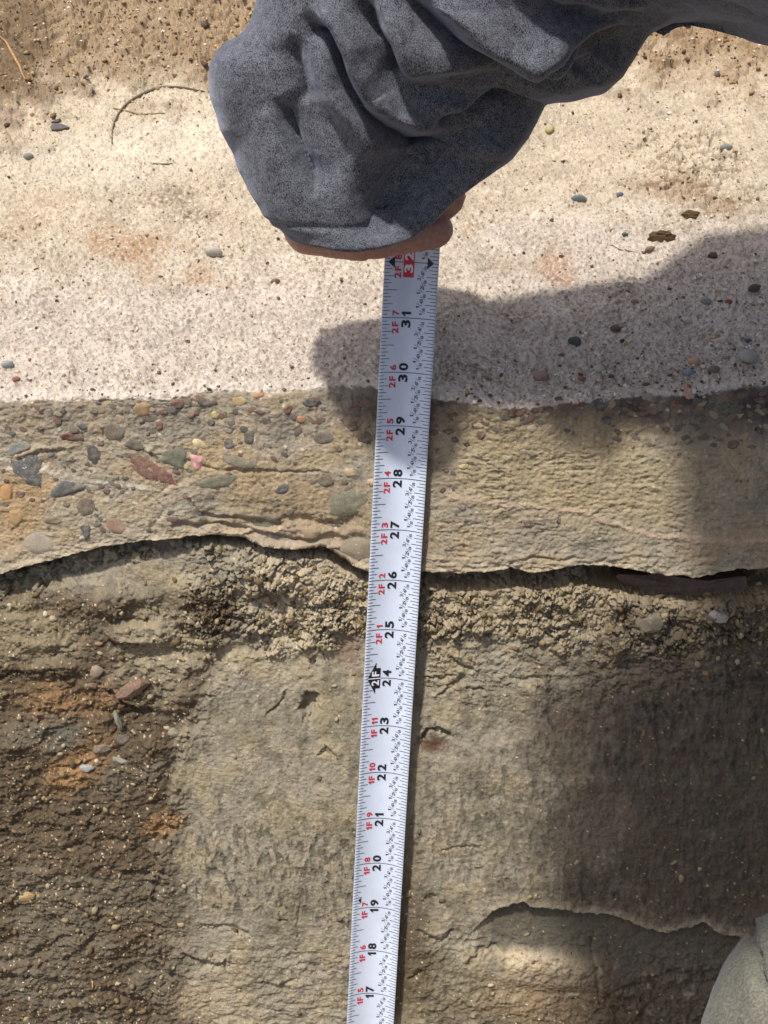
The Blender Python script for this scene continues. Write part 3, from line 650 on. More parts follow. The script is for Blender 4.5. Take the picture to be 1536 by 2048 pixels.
stones5 = [([(835,125),(870,108),(905,145),(890,165),(850,155)],(62,72,66)),([(875,190),(900,178),(918,195),(905,212),(880,208)],(66,70,68)),([(1235,175),(1260,165),(1300,185),(1290,210),(1245,200)],(72,78,62)),([(1335,140),(1370,115),(1408,140),(1405,175),(1365,188),(1340,170)],(76,82,62)),
([(1475,115),(1520,105),(1530,130),(1490,135)],(104,72,66)),([(1150,130),(1165,118),(1175,135),(1165,155)],(158,64,30)),([(1060,165),(1090,150),(1110,165),(1080,180)],(104,98,92)),([(1175,180),(1190,168),(1210,190),(1195,200)],(98,66,52)),([(1112,235),(1130,218),(1150,235),(1135,250)],(98,56,50)),
([(1370,290),(1400,275),(1428,285),(1410,315),(1380,315)],(104,74,62)),([(1480,235),(1500,215),(1515,245),(1505,258)],(28,28,30)),([(925,240),(940,228),(955,245),(940,262)],(112,60,52)),([(725,240),(740,228),(757,240),(745,252)],(52,50,50)),([(500,165),(530,150),(550,165),(535,190),(505,188)],(92,50,44)),
([(590,160),(615,148),(640,158),(620,170)],(92,48,42)),([(765,145),(785,135),(800,148),(780,158)],(120,62,50)),([(380,255),(415,245),(425,258),(395,280)],(120,66,54)),([(245,240),(270,232),(290,245),(270,258)],(70,66,64)),([(275,270),(300,262),(310,280),(285,288)],(72,66,62)),
([(325,290),(345,280),(358,295),(340,305)],(82,70,64)),([(300,215),(340,200),(352,225),(320,242)],(172,146,114)),([(365,215),(400,205),(415,225),(385,235)],(170,142,104)),([(580,225),(610,212),(628,235),(600,255)],(160,142,112)),([(835,235),(865,225),(875,250),(845,260)],(160,144,110)),
([(300,380),(340,370),(352,385),(320,395)],(196,172,96)),([(240,395),(260,388),(275,400),(255,408)],(132,74,54)),([(235,475),(250,462),(262,475),(245,490)],(98,56,46)),([(280,465),(292,458),(298,478),(285,480)],(94,66,58)),([(575,330),(600,322),(628,335),(600,350)],(110,104,86)),
([(300,545),(320,530),(345,550),(325,560)],(102,102,92)),([(565,600),(590,590),(600,620),(575,625)],(136,92,72)),([(1005,170),(1060,148),(1060,165),(1010,185)],(92,44,44)),([(475,455),(495,450),(492,466),(478,466)],(126,72,60)),([(700,590),(715,585),(712,610),(700,608)],(112,88,70)),
([(1175,55),(1215,50),(1235,75),(1250,110),(1220,120),(1190,90)],(196,136,112)),([(205,150),(240,140),(255,160),(225,170)],(112,66,54)),([(260,175),(300,165),(310,182),(270,190)],(96,60,52)),([(380,330),(410,322),(420,335),(392,345)],(140,128,92)),([(690,110),(720,105),(725,120),(695,124)],(104,52,46)),([(640,150),(680,140),(690,158),(650,162)],(110,60,52)),([(1290,120),(1320,110),(1330,130),(1300,140)],(100,96,80)),([(1430,200),(1455,190),(1470,205),(1445,215)],(92,86,72)),([(1100,125),(1130,112),(1140,130),(1110,140)],(104,108,104))]
n_named = 0
def mute(rgb, k=.72):
    m_ = sum(rgb) / 3; return tuple(max(8, (m_ + (v_ - m_) * k) * (.92 if m_ < 110 else 1)) for v_ in rgb)
for pts, rgb in stones4: set_stone(a4(pts), L8(*mute(rgb), 1.15), slab)
for pts, rgb in stones5: set_stone(a5(pts), L8(*mute(rgb), 1.15), slab)
# the small ones that repeat: a few shared shapes
protos = []
for k in range(7):
    n = 8; an = np.linspace(0, 2 * np.pi, n, endpoint=False) + rng.random(n) * .4; r = .8 + .4 * rng.random(n)
    V = []; F = []
    for q, (kk, z) in enumerate([(1.05, -.25), (.85, .16), (.45, .22)]):
        V += [(math.cos(a) * b * kk, math.sin(a) * b * kk * .72, z) for a, b in zip(an, r)]
    V.append((0, 0, .23))
    for i in range(n):
        j = (i + 1) % n; F += [(i, j, n + j, n + i), (n + i, n + j, 2 * n + j, 2 * n + i), (2 * n + i, 2 * n + j, 3 * n)]
    me = bpy.data.meshes.new('stone'); me.from_pydata([tuple(np.array(v) * U) for v in V], [], F); me.materials.append(M_stone); me.shade_smooth(); protos.append(me)
pal = [(112,66,54),(96,58,50),(70,72,72),(60,64,68),(118,108,88),(104,94,76),(150,128,92),(176,142,92),(88,76,66),(128,82,66),(84,88,80),(140,132,118)]
def orient(N, ang, sx, sy, sz):
    Z = Vector(N).normalized(); Xv = Vector((1, 0, 0)); Y = Z.cross(Xv).normalized(); Xv = Y.cross(Z)
    R = Matrix((Xv, Y, Z)).transposed() @ Matrix.Rotation(ang, 3, 'Z')
    return R.to_4x4() @ Matrix.Diagonal((sx, sy, sz, 1))
cnt = 0
while cnt < 270:
    px = rng.uniform(0, 1536); py = 785 + abs(rng.normal(0, 1)) * 95 if px > 700 else rng.uniform(790, 1060)
    if py > 1090 or (735 < px < 865 and rng.random() < .8): continue
    if px > 860 and py > 900 and rng.random() < .8: continue
    s, N, q = slab_at(px, py)
    if q < .04 or q > 3.2: continue
    o = bpy.data.objects.new('stone', protos[cnt % 7]); C.objects.link(o); o.parent = slab
    r = rng.uniform(.03, .065) + (.045 * rng.random() if py < 880 else 0)
    o.matrix_world = Matrix.Translation(Vector((s + N * .006) * U)) @ orient(N, rng.uniform(-.7, .7) + math.pi * rng.integers(0, 2), r * rng.uniform(1, 1.5), r, min(r * .4, .022))
    rgb = L8(*mute(pal[rng.integers(0, len(pal))]), 1.15); o.color = (*[float(v) for v in rgb], 1); cnt += 1

# ================================================================== LOOSE PEBBLES, CLODS
def rock_mesh(name, seed, flat=.7, ang=.25, sub=2, rough=.05):
    bm = bmesh.new(); bmesh.ops.create_icosphere(bm, subdivisions=sub, radius=1)
    r = np.random.default_rng(seed)
    pl = [(Vector(r.normal(0, 1, 3)).normalized(), r.uniform(.62, .92)) for _ in range(9)]
    for v in bm.verts:
        p = v.co.copy()
        for n, d in pl:
            k = p.dot(n)
            if k > d: p -= n * (k - d) * (1 - ang * .3)
        p *= 1 + r.normal(0, rough)
        v.co = Vector((p.x, p.y * .8, p.z * flat)) * U
    me = bpy.data.meshes.new(name); bm.to_mesh(me); bm.free(); return me
def loose(px, py, wpx, aspect, rgb, label, cat='pebble', name='pebble', where='slab', ang=0, sink=.25, flat=.7, mat=None, group=None, sub=2, seed=None, hard=False, rough=.05):
    f = slab_at if where == 'slab' else soil_at
    s, N, _ = f(px, py)
    r = wpx / 2 / (FPX / 26.0)
    me = rock_mesh(name, seed if seed is not None else int(px * 7 + py), flat, .2, sub, rough)
    o = bpy.data.objects.new(name, me); C.objects.link(o); me.materials.append(mat or (M_pebble if where == 'slab' else M_sstone))
    if not hard: me.shade_smooth()
    o.matrix_world = Matrix.Translation(Vector((s + N * r * flat * (1 - 2 * sink) * .8) * U)) @ orient(N, math.radians(-ang), r, r * aspect, r)
    c = L8(*rgb); o.color = (float(c[0]), float(c[1]), float(c[2]), 1)
    return tag(o, label, cat, group)
G1 = 'loose pebbles lying on the concrete'
for a in [(1494, 718, 42, 1.05, (168,160,150), 'round pale grey pebble, largest loose one, near the right edge of the slab'),
          (1150, 687, 32, .9, (60,64,68), 'dark blue-grey angular chip with pale underside on the slab right of the tape', ),
          (1230, 661, 26, .7, (98,70,60), 'small brown flat pebble just up and right of the dark angular chip'),
          (1244, 683, 13, 1, (48,40,38), 'tiny black-brown pebble right below the brown flat pebble'),
          (1373, 643, 24, .9, (190,186,178), 'white-grey smooth pebble above the slab edge, between brown and rust ones'),
          (1456, 606, 18, .75, (140,74,48), 'small rust-red oval pebble high on the right side of the slab'),
          (1508, 582, 30, .6, (74,66,56), 'dark flat pebble with a tan side near the right edge of the picture'),
          (1199, 741, 26, .8, (176,168,160), 'pale grey chipped pebble close to the slab edge right of the tape'),
          (1164, 760, 18, .85, (150,88,66), 'small brick-red pebble left of the pale grey chipped pebble'),
          (1080, 758, 38, .6, (150,124,118), 'flat pinkish-grey pebble by the slab edge, nearest the tape on its right'),
          (1375, 749, 24, .7, (140,150,158), 'bluish grey pebble touching the pink pebble near the edge'),
          (1388, 725, 28, .8, (206,158,134), 'pink pebble right above the bluish grey pebble'),
          (1425, 744, 28, .65, (122,108,88), 'olive-brown oval pebble left below the large round grey pebble'),
          (1417, 684, 12, .9, (210,150,90), 'tiny orange pebble up left of the large round grey pebble'),
          (1300, 502, 27, .55, (128,104,82), 'tan-brown pebble right under the dark soil clod'),
          (1157, 403, 38, .35, (112,128,132), 'long flat blue-grey stone flush with the pale slab right of the sleeve'),
          (1238, 393, 20, .6, (108,120,138), 'small square slate-blue stone right of the long flat blue-grey one'),
          (1249, 470, 17, .6, (70,92,96), 'small teal-dark chip on the slab above the tan-brown pebble'),
          (1434, 152, 22, .9, (92,88,78), 'dark grey pebble in the far dirt right below the sleeve'),
          (1452, 300, 30, .6, (132,134,128), 'grey wedge shaped chip in the rough crust at far right'),
          (1412, 606, 26, .5, (150,146,146), 'thin flat grey pebble left of the rust-red oval pebble'),
          (1268, 605, 20, .4, (150,132,126), 'thin mauve sliver of stone mid right of the slab'),
          (1497, 683, 17, .6, (84,92,108), 'small dark blue pebble just above the round grey pebble'),
          (57, 317, 26, .65, (136,140,134), 'flat grey pebble in pale dust at upper left'),
          (18, 731, 30, .6, (150,156,152), 'whitish grey pebble at the left border near the slab edge'),
          (33, 760, 20, .7, (150,92,74), 'reddish brown pebble at the left border right on the slab edge'),
          (551, 566, 24, .55, (120,98,78), 'brown pebble just left below the hand'),
          (427, 510, 40, .55, (176,172,158), 'flat light grey stone left of the sleeve'),
          (408, 52, 26, 1.1, (70,68,62), 'dark grey pebble in the far dirt left of the sleeve'),
          (434, 93, 17, .9, (206,154,92), 'small orange-tan pebble below the dark grey pebble in the far dirt'),
          (381, 340, 10, 1, (120,104,88), 'tiny round brown pebble alone on pale dust left of the sleeve'),
          (1122, 712, 14, .7, (96,90,84), 'small grey pebble left below the dark angular chip'),
          (1222, 755, 13, 1, (44,42,44), 'tiny black pebble right of the pale grey chipped pebble'),
          (1293, 771, 18, .5, (104,56,50), 'dark red flat chip right on the slab edge below the pebbles'),
          (1100, 262, 26, 1.2, (176,164,112), 'yellowish curled flake on the slab below the sleeve')]:
    loose(a[0], a[1], a[2], a[3], a[4], a[5], group=G1, ang=rng.uniform(-15, 15), sink=.2)
M_clod = plain('dark_clod', tuple(L8(112, 90, 64)), .9, .5, 900, 1.0, 0, .2)
for px, py, w_, as_, lab in [(1383, 433, 46, .6, 'dark brown crumbled soil clod on the slab below the rough crust'), (1323, 480, 76, .42, 'largest dark soil clod, long and cracked, on the slab'), (1425, 512, 26, 1.3, 'small upright dark clod right of the long cracked clod'),
                             (1121, 514, 15, 1, 'small round dark clod above the rusty patch right of the hand')]:
    loose(px, py, w_ * .85, as_ * .8, (92, 70, 50), lab, 'clod', 'soil_clod', mat=M_clod, sub=3, sink=.4, rough=.10, flat=.6, group='dark soil clods on the slab', hard=True)
# stones in the trench side
GS = 'stones stuck in the soil side of the trench'
for a in [(1437, 1230, 46, .95, (176,176,172), 'white-grey stone with dark spots under the slab at the far right'),
          (1524, 1257, 24, .7, (196,166,104), 'yellow chip at the right border, beside the white-grey spotted stone'),
          (1299, 1243, 62, 1.0, (112,106,92), 'large grey-brown wedge shaped stone under the slab right of the tape'),
          (1383, 1288, 20, .4, (176,162,130), 'small pale sliver below the spotted stone'),
          (172, 1535, 34, .8, (164,170,168), 'pale blue-grey flat stone in orange soil at left'),
          (192, 1523, 12, 1.2, (226,214,180), 'small cream chip touching the pale blue-grey flat stone'),
          (237, 1440, 50, .4, (128,136,120), 'upright thin green-grey flake in the brown soil'),
          (266, 1378, 84, .52, (112,76,58), 'long reddish brown stone lying slanted in the brown soil'),
          (192, 1343, 34, 1.1, (150,132,112), 'round pale brown stone left of the long reddish stone'),
          (186, 1372, 24, .8, (108,62,50), 'small dark red stone just below the round pale brown stone'),
          (55, 1793, 40, .95, (186,150,92), 'golden tan stone alone on the dark ridges at lower left'),
          (93, 1228, 12, 1.4, (232,222,188), 'small cream chip in the shadow edge at left'),
          (18, 1210, 12, 1, (226,214,176), 'small cream chip at the left border under the slab'),
          (272, 1626, 10, .6, (236,232,228), 'tiny bright white chip in the dark soil at left'),
          (1034, 1514, 8, .6, (232,230,224), 'tiny bright white chip in the smooth clay right of the tape'),
          (984, 1971, 18, .6, (206,190,160), 'small pale pebble at the bottom right of the tape'),
          (200, 1498, 40, .8, (112,96,84), 'dull brown-grey stone above the pale blue-grey flat stone'),
          (245, 1478, 34, 1.0, (66,56,52), 'dark stone right of the dull brown-grey stone'),
          (240, 1520, 42, .5, (142,140,126), 'lumpy light grey stone below the dark stone'),
          (345, 1466, 26, 1.1, (150,142,120), 'light grey nub beside the edge of the smooth clay'),
          (196, 1287, 20, .6, (150,110,80), 'small orange-brown stone above the round pale brown stone'),
          (790, 1892, 12, 1.4, (180,174,160), 'small pale nub behind the right edge of the tape'),
          (1065, 1926, 13, 1.2, (112,58,38), 'small dark red stone in the cream streak at lower right'),
          (210, 1579, 10, 1, (196,168,104), 'tiny yellow stone in brown soil at left')]:
    loose(a[0], a[1], a[2], a[3], a[4], a[5], where='soil', name='stone', cat='stone', group=GS, ang={237: 70, 266: -28}.get(a[0], rng.uniform(-12, 12)), sink=.5, flat=.5, hard=a[2] > 22)
# brown slab of rock wedged in the gap under the concrete
def prism(name, pts_px, h0_, h1_, mat, rgb):
    fr = []; bk = []
    for a, b in smooth_poly(pts_px, 1):
        x, t = wall_hit(a, b, h0_); j = rng.normal(0, .02, 2)
        fr.append(np.array([x + j[0], 0, 0]) + DW * (t + j[1]) + NW * (h0_ + rng.normal(0, .03)))
        bk.append(np.array([x, 0, 0]) + DW * t + NW * h1_)
    n = len(fr); o0 = np.mean(fr, 0)
    V = fr + bk + [o0 + NW * .05]; F = [(i, (i + 1) % n, 2 * n) for i in range(n)] + [(i, n + i, n + (i + 1) % n, (i + 1) % n) for i in range(n)]
    return put(name, as_tri_mesh(name, V, F, o0), mat, o0, rgb, smooth=False)
rk = prism('rock', [(1225, 1146), (1300, 1150), (1400, 1158), (1494, 1150), (1497, 1180), (1492, 1206), (1440, 1205), (1380, 1192), (1310, 1186), (1250, 1172)], -.62, -1.5, M_pebble, L8(104, 82, 70))
tag(rk, 'flat brown layered rock wedged in the dark gap under the concrete at right', 'rock')
# ---- grit and crumbs nobody could count
def scatter(name, Vg, Ng, idx, r, cols, mat, squash=.7, lift=.3):
    ico = []
    bm = bmesh.new(); bmesh.ops.create_icosphere(bm, subdivisions=1, radius=1)
    iv = np.array([v.co[:] for v in bm.verts]); fi = np.array([[v.index for v in f.verts] for f in bm.faces]); bm.free()
    n = len(idx); k = len(iv)
    P = Vg[idx]; N = Ng[idx]
    q = iv[None] * (1 + rng.normal(0, .26, (n, k, 1)))
    sx = rng.uniform(.7, 1.5, (n, 1)); sy = rng.uniform(.6, 1.1, (n, 1)); a = rng.uniform(0, 6.28, (n, 1))
    x = q[..., 0] * sx; y = q[..., 1] * sy; z = q[..., 2] * squash
    X_ = x * np.cos(a) - y * np.sin(a); Y_ = x * np.sin(a) + y * np.cos(a)
    Tx = np.array([1., 0, 0]); Ty = np.cross(N, Tx)
    Vv = P[:, None, :] + r[:, None, None] * (X_[..., None] * Tx + Y_[..., None] * Ty[:, None, :] + (z + lift)[..., None] * N[:, None, :])
    F = (fi[None] + (np.arange(n) * k)[:, None, None]).reshape(-1, 3)
    me = mesh_np(name, Vv.reshape(-1, 3), F, np.repeat(cols, k, 0))
    o = link(name, me, mat, None, False); return o
def pick(mask, n):
    w_ = mask.ravel().astype(np.float64); w_ = np.clip(w_, 0, None); cs = np.cumsum(w_); return np.searchsorted(cs, rng.random(n) * cs[-1])
NN = np.stack([np.zeros_like(NY), NY, NZ], -1).reshape(-1, 3)
vis = (PX > -60) & (PX < 1600) & (PY > -60) & (S < 50)
Vs = np.stack([VX, VY, VZ], -1).reshape(-1, 3)
# area weight keeps the density even in the place
palA = np.array([L8(*c_) for c_ in [(214,196,164),(232,222,204),(150,124,94),(112,88,66),(92,86,82),(176,146,108),(196,176,150),(130,96,80)]])
def cols_of(p, n, w_=None):
    return p[rng.choice(len(p), n, p=w_)] * rng.uniform(.8, 1.15, (n, 1))
wgt = vis * (S < 0) * (.35 + 1.2 * mudtop + 1.0 * ss(-1.8, -.1, S) * ss(700, 1000, PX) + .5 * ss(-1, -.1, S) + 1.0 * crust + .25 * ss(1000, 1300, PX) * ss(420, 560, PY))
n = 5200; r = .012 + .03 * rng.random(n) ** 3 + .004
tag(scatter('grit', Vs, NN, pick(wgt, n), r, cols_of(palA, n), M_slab), kind='stuff')['label'] = 'fine grit and sand grains scattered over the pale concrete'
wgt = vis * (S < 0) * (mudtop + .5 * mudR)
n = 3200; r = .018 + .055 * rng.random(n) ** 4
palM = np.array([L8(*c_) for c_ in [(120,92,56),(150,120,78),(96,74,48),(176,146,98),(84,72,58),(190,160,110)]])
tag(scatter('dirt_crumbs', Vs, NN, pick(wgt, n), r, cols_of(palM, n), M_soil), kind='stuff')['label'] = 'loose gritty dirt on the far part of the slab'
# soil crumbs
vis2 = (QX > -60) & (QX < 1600) & (QY > 1130) & (QY < 2090)
V2f = V2.reshape(-1, 3); N2f = np.broadcast_to(NW, V2f.shape)
palS = np.array([L8(*c_, 1.15) for c_ in [(150,134,100),(132,118,88),(120,100,70),(160,146,116),(104,88,62)]])
wgt = vis2 * (1.2 * crumb + .18 * Lz + .02) * (T2 - tb2 > gapd * .8)
n = 2600; r = .016 + .065 * rng.random(n) ** 3
tag(scatter('soil_crumbs', V2f, N2f, pick(wgt, n), r, cols_of(palS, n), M_soil, .7, .0), kind='stuff')['label'] = 'loose crumbs of clay soil under the slab edge'
palB = np.array([L8(*c_) for c_ in [(226,206,160),(200,156,96),(120,92,60),(236,230,214),(92,66,48),(170,130,84)]])
wgt = vis2 * (brown + .04)
n = 1100; r = .007 + .018 * rng.random(n) ** 3
tag(scatter('sand_grains', V2f, N2f, pick(wgt, n), r, cols_of(palB, n), M_slab, .8, .1), kind='stuff')['label'] = 'sand grains in the brown soil of the trench side'

# ---- twigs and straws
def strand(name, pts, r_px, rgb, label, cat, where='slab', lift=.02, taper=True):
    P = []
    pts = np.array(pts, float)
    seg = np.r_[0, np.cumsum(np.hypot(*np.diff(pts, axis=0).T))]; q = np.linspace(0, seg[-1], 18)
    px_ = np.interp(q, seg, pts[:, 0]); py_ = np.interp(q, seg, pts[:, 1])
    f = slab_at if where == 'slab' else soil_at
    for a, b in zip(px_, py_):
        s, N, _ = f(a, b); P.append(s + N * (lift + rng.normal(0, .004)))
    P = np.array(P); P[1:-1] = (P[:-2] + 2 * P[1:-1] + P[2:]) / 4
    V = []; F = []; kk = 6; n_ = len(P)
    for i, p in enumerate(P):
        t = P[min(i + 1, n_ - 1)] - P[max(i - 1, 0)]; t /= np.linalg.norm(t) + 1e-9
        a = np.cross(t, [0, 0, 1.]); a /= np.linalg.norm(a) + 1e-9; b = np.cross(a, t)
        rr = r_px / 108 * ((.35 + .65 * math.sin(math.pi * (i + .5) / n_)) if taper else 1)
        V += [p + rr * (a * math.cos(w_) + b * math.sin(w_)) for w_ in np.linspace(0, 2 * math.pi, kk, endpoint=False)]
    for i in range(n_ - 1):
        for j in range(kk): F.append((i * kk + j, i * kk + (j + 1) % kk, (i + 1) * kk + (j + 1) % kk, (i + 1) * kk + j))
    F += [tuple(range(kk))[::-1], tuple(range((n_ - 1) * kk, n_ * kk))]
    m_ = plain(name, tuple(L8(*rgb)), .75, .3, 900, .3)
    return tag(put(name, as_tri_mesh(name, V, F, P[0]), m_, P[0]), label, cat)
arc = [(223, 289), (224, 262), (231, 240), (246, 216), (268, 197), (300, 182), (330, 174), (365, 176), (410, 184)]
strand('twig', arc, 3.4, (104, 90, 72), 'long thin grey-brown twig curved like a bow on the pale slab at left', 'twig')
strand('twig', [(214, 214), (245, 221), (280, 230), (330, 227)], 2.6, (150, 122, 84), 'short pale brown twig crossing under the curved one', 'twig', lift=.012)
strand('root', [(-4, 74), (14, 88), (26, 110), (38, 134), (52, 164)], 3.6, (176, 136, 88), 'thin light brown root at the top left corner', 'root', lift=.06)
strand('straw', [(303, 329), (325, 330), (352, 327)], 1.6, (112, 110, 72), 'tiny green-brown straw lying in the pale dust at left', 'straw')
strand('straw', [(1218, 489), (1240, 500), (1275, 508)], 1.4, (120, 110, 100), 'hair-thin grey straw on the slab left of the tan-brown pebble', 'straw')
strand('straw', [(10, 255), (18, 275), (27, 290)], 2.4, (150, 124, 84), 'short brown straw at the left border above the flat grey pebble', 'straw')
strand('root', [(1095, 1288), (1112, 1282), (1130, 1266), (1138, 1252)], 1.8, (96, 80, 56), 'fine dark rootlet in the crumbly soil right of the tape', 'root', 'soil', .03)
strand('straw', [(184, 1960), (186, 1968), (186, 1975)], 2.2, (200, 150, 80), 'tiny orange straw in the dark soil at lower left', 'straw', 'soil')
for pts, lab in [([(103, 246), (113, 244), (122, 241), (117, 247)], 'small dark grey bark flake, upper one of the pair at left'), ([(100, 258), (108, 251), (126, 252), (140, 258), (120, 262), (104, 262)], 'larger dark bark flake with points, just below the small one')]:
    q = []
    for a, b in pts:
        s, N, _ = slab_at(a, b); q.append(s + N * .05)
    n = len(q); o0 = np.mean(q, 0); V = q + [p - np.array([0, 0, .045]) for p in q] + [o0 + np.array([0, 0, .03])]
    F = [(i, (i + 1) % n, 2 * n) for i in range(n)] + [(i, n + i, n + (i + 1) % n, (i + 1) % n) for i in range(n)]
    tag(put('bark_flake', as_tri_mesh('bark_flake', V, F, o0), plain('bark', tuple(L8(92, 86, 78)), .8, .3, 800, .3), o0, smooth=False), lab, 'bark flake', 'bark flakes on the slab')

# ================================================================== TAPE MEASURE
TP0 = P3(817, 636, 25.0)
def camv(a, b, c_): return cR * a + cU * b + cF * c_
TD = camv(-.050, -.966, .2545); TD /= np.linalg.norm(TD)       # one inch down the tape
TA = cR - (cR @ TD) * TD; TA /= np.linalg.norm(TA)            # across, to the right
TN = np.cross(TD, TA); TN = TN if TN @ (-cF) > 0 else -TN       # towards the viewer
CH = .966; SAG = .155
def tpt(u, s, off=0.0):
    """u 0..1 across, s reading in inches"""
    q = (u - .5) * 2
    nrm = TN - TA * (4 * SAG * q / CH * .9); nrm /= np.linalg.norm(nrm)
    return TP0 + TD * (31 - s) + TA * (u - .5) * CH + TN * (SAG * q * q) + nrm * off
tape = bpy.data.objects.new('tape_measure', None); C.objects.link(tape); tape.location = Vector(tpt(.5, 0) * U)
tag(tape, 'white steel tape measure blade with black and red numbers held upright against the trench side', 'tape measure')
T0v = tpt(.5, 0)
ss_ = np.concatenate([np.linspace(.3, 33.6, 60)]); us = np.linspace(0, 1, 17)
V = []; F = []
nu = len(us)
for off in (0.0, -.012):
    for s in ss_:
        for u in us: V.append(tpt(u, s, off))
n1 = len(ss_) * nu
for k in (0, 1):
    for i in range(len(ss_) - 1):
        for j in range(nu - 1):
            q = (k * n1 + i * nu + j, k * n1 + i * nu + j + 1, k * n1 + (i + 1) * nu + j + 1, k * n1 + (i + 1) * nu + j); F.append(q if k == 0 else q[::-1])
for i in range(len(ss_) - 1):
    F.append((i * nu, (i + 1) * nu, n1 + (i + 1) * nu, n1 + i * nu)); j = nu - 1; F.append((i * nu + j, n1 + i * nu + j, n1 + (i + 1) * nu + j, (i + 1) * nu + j))
M_tape = plain('tape_white', (.64, .70, .80), .34, .07, 55, .02, 0, .5); M_tape.node_tree.nodes['Principled BSDF'].inputs['Coat Weight'].default_value = .15
M_black = plain('ink_black', (.012, .012, .014), .45); M_red = plain('ink_red', (.62, .03, .05), .45); M_grey = plain('ink_grey', (.05, .05, .055), .5); M_whiteink = plain('ink_white', (.8, .82, .86), .4)
put('blade', as_tri_mesh('blade', V, F, T0v), M_tape, (0, 0, 0), parent=tape)
# steel hook at the foot
V = [tpt(u, s, o_) for o_ in (.02, -.02) for s in (0, .55) for u in (.15, .5, .85)] + [tpt(u, 0, o_) for o_ in (.02, .45) for u in (.15, .85)]
F = [(0, 1, 4, 3), (1, 2, 5, 4), (6, 9, 10, 7), (7, 10, 11, 8), (0, 3, 9, 6), (2, 8, 11, 5), (3, 4, 10, 9), (4, 5, 11, 10), (12, 13, 15, 14)]
put('hook', as_tri_mesh('hook', V, F, T0v), plain('steel', (.5, .5, .5), .35), (0, 0, 0), parent=tape, smooth=False)
ink = {'frac': ([], []), 'black': ([], []), 'red': ([], []), 'grey': ([], []), 'white': ([], [])}
def quad(c_, u0, u1, s0, s1, off=.006, n_=None, s0b=None, s1b=None):
    Vq, Fq = ink[c_]; n_ = n_ or max(1, int(abs(u1 - u0) * 20) + 1); b = len(Vq)
    for i in range(n_ + 1):
        u = u0 + (u1 - u0) * i / n_
        Vq.append(tpt(u, s0, off)); Vq.append(tpt(u, s1, off))
    for i in range(n_): Fq.append((b + 2 * i, b + 2 * i + 2, b + 2 * i + 3, b + 2 * i + 1))
def poly(c_, pts, off=.008):
    Vq, Fq = ink[c_]; b = len(Vq)
    for u, s in pts: Vq.append(tpt(u, s, off))
    Fq.append(tuple(range(b, b + len(pts))))
_gl = {}
def glyph(ch, bold):
    if (ch, bold) in _gl: return _gl[(ch, bold)]
    cu = bpy.data.curves.new('t', 'FONT'); cu.body = ch; cu.size = 1; cu.offset = bold; cu.resolution_u = 3; cu.fill_mode = 'FRONT' if hasattr(cu, 'fill_mode') else cu.fill_mode
    ob = bpy.data.objects.new('t', cu); C.objects.link(ob)
    dg = bpy.context.evaluated_depsgraph_get(); ev = ob.evaluated_get(dg); me = ev.to_mesh()
    v = np.array([w_.co[:2] for w_ in me.vertices]); f = [tuple(p.vertices) for p in me.polygons]
    ev.to_mesh_clear(); bpy.data.objects.remove(ob); bpy.data.curves.remove(cu)
    mn = v.min(0); mx = v.max(0); v = (v - mn) / (mx - mn)
    _gl[(ch, bold)] = (v, f, (mx - mn)); return _gl[(ch, bold)]
def text(c_, ch, uc, sc_, h, wd, bold=.02, off=.008):
    """glyph read upwards along the tape: its top points left; h across (u), wd along (s)"""
    if ch == '1': v, f = np.array([(.42, 0), (1, 0), (1, 1), (.58, 1), (0, .74), (0, .52), (.42, .70)]), [(0, 1, 2, 3, 6), (3, 4, 5, 6)]
    else: v, f, dim = glyph(ch, bold)
    Vq, Fq = ink[c_]; b = len(Vq)
    for x, y in v: Vq.append(tpt(uc + h * (.5 - y), sc_ + wd * (x - .5), off))
    Fq += [tuple(b + i for i in q) for q in f]
for s16 in range(3 * 16, 33 * 16 + 5):
    s = s16 / 16; k = s16 % 16
    if k == 0:
        quad('grey', 0.0, 1.0, s - .006, s + .006, n_=20)
        continue
    ll = .25 if k == 8 else .185 if k in (4, 12) else .15 if k % 2 == 0 else .095
    lr = .205 if k == 8 else .205 if k in (4, 12) else .16 if k % 2 == 0 else .115
    for a, b in ((0.0, ll), (1 - lr, 1.0)): quad('grey', a, b, s - .0055, s + .0055)
def flush(name):
    for c_, m_ in (('black', M_black), ('red', M_red), ('white', M_whiteink)):
        Vq, Fq = ink[c_]
        if Fq: put(name, as_tri_mesh(name, Vq, Fq, T0v), m_, (0, 0, 0), parent=tape, smooth=False)
        ink[c_] = ([], [])
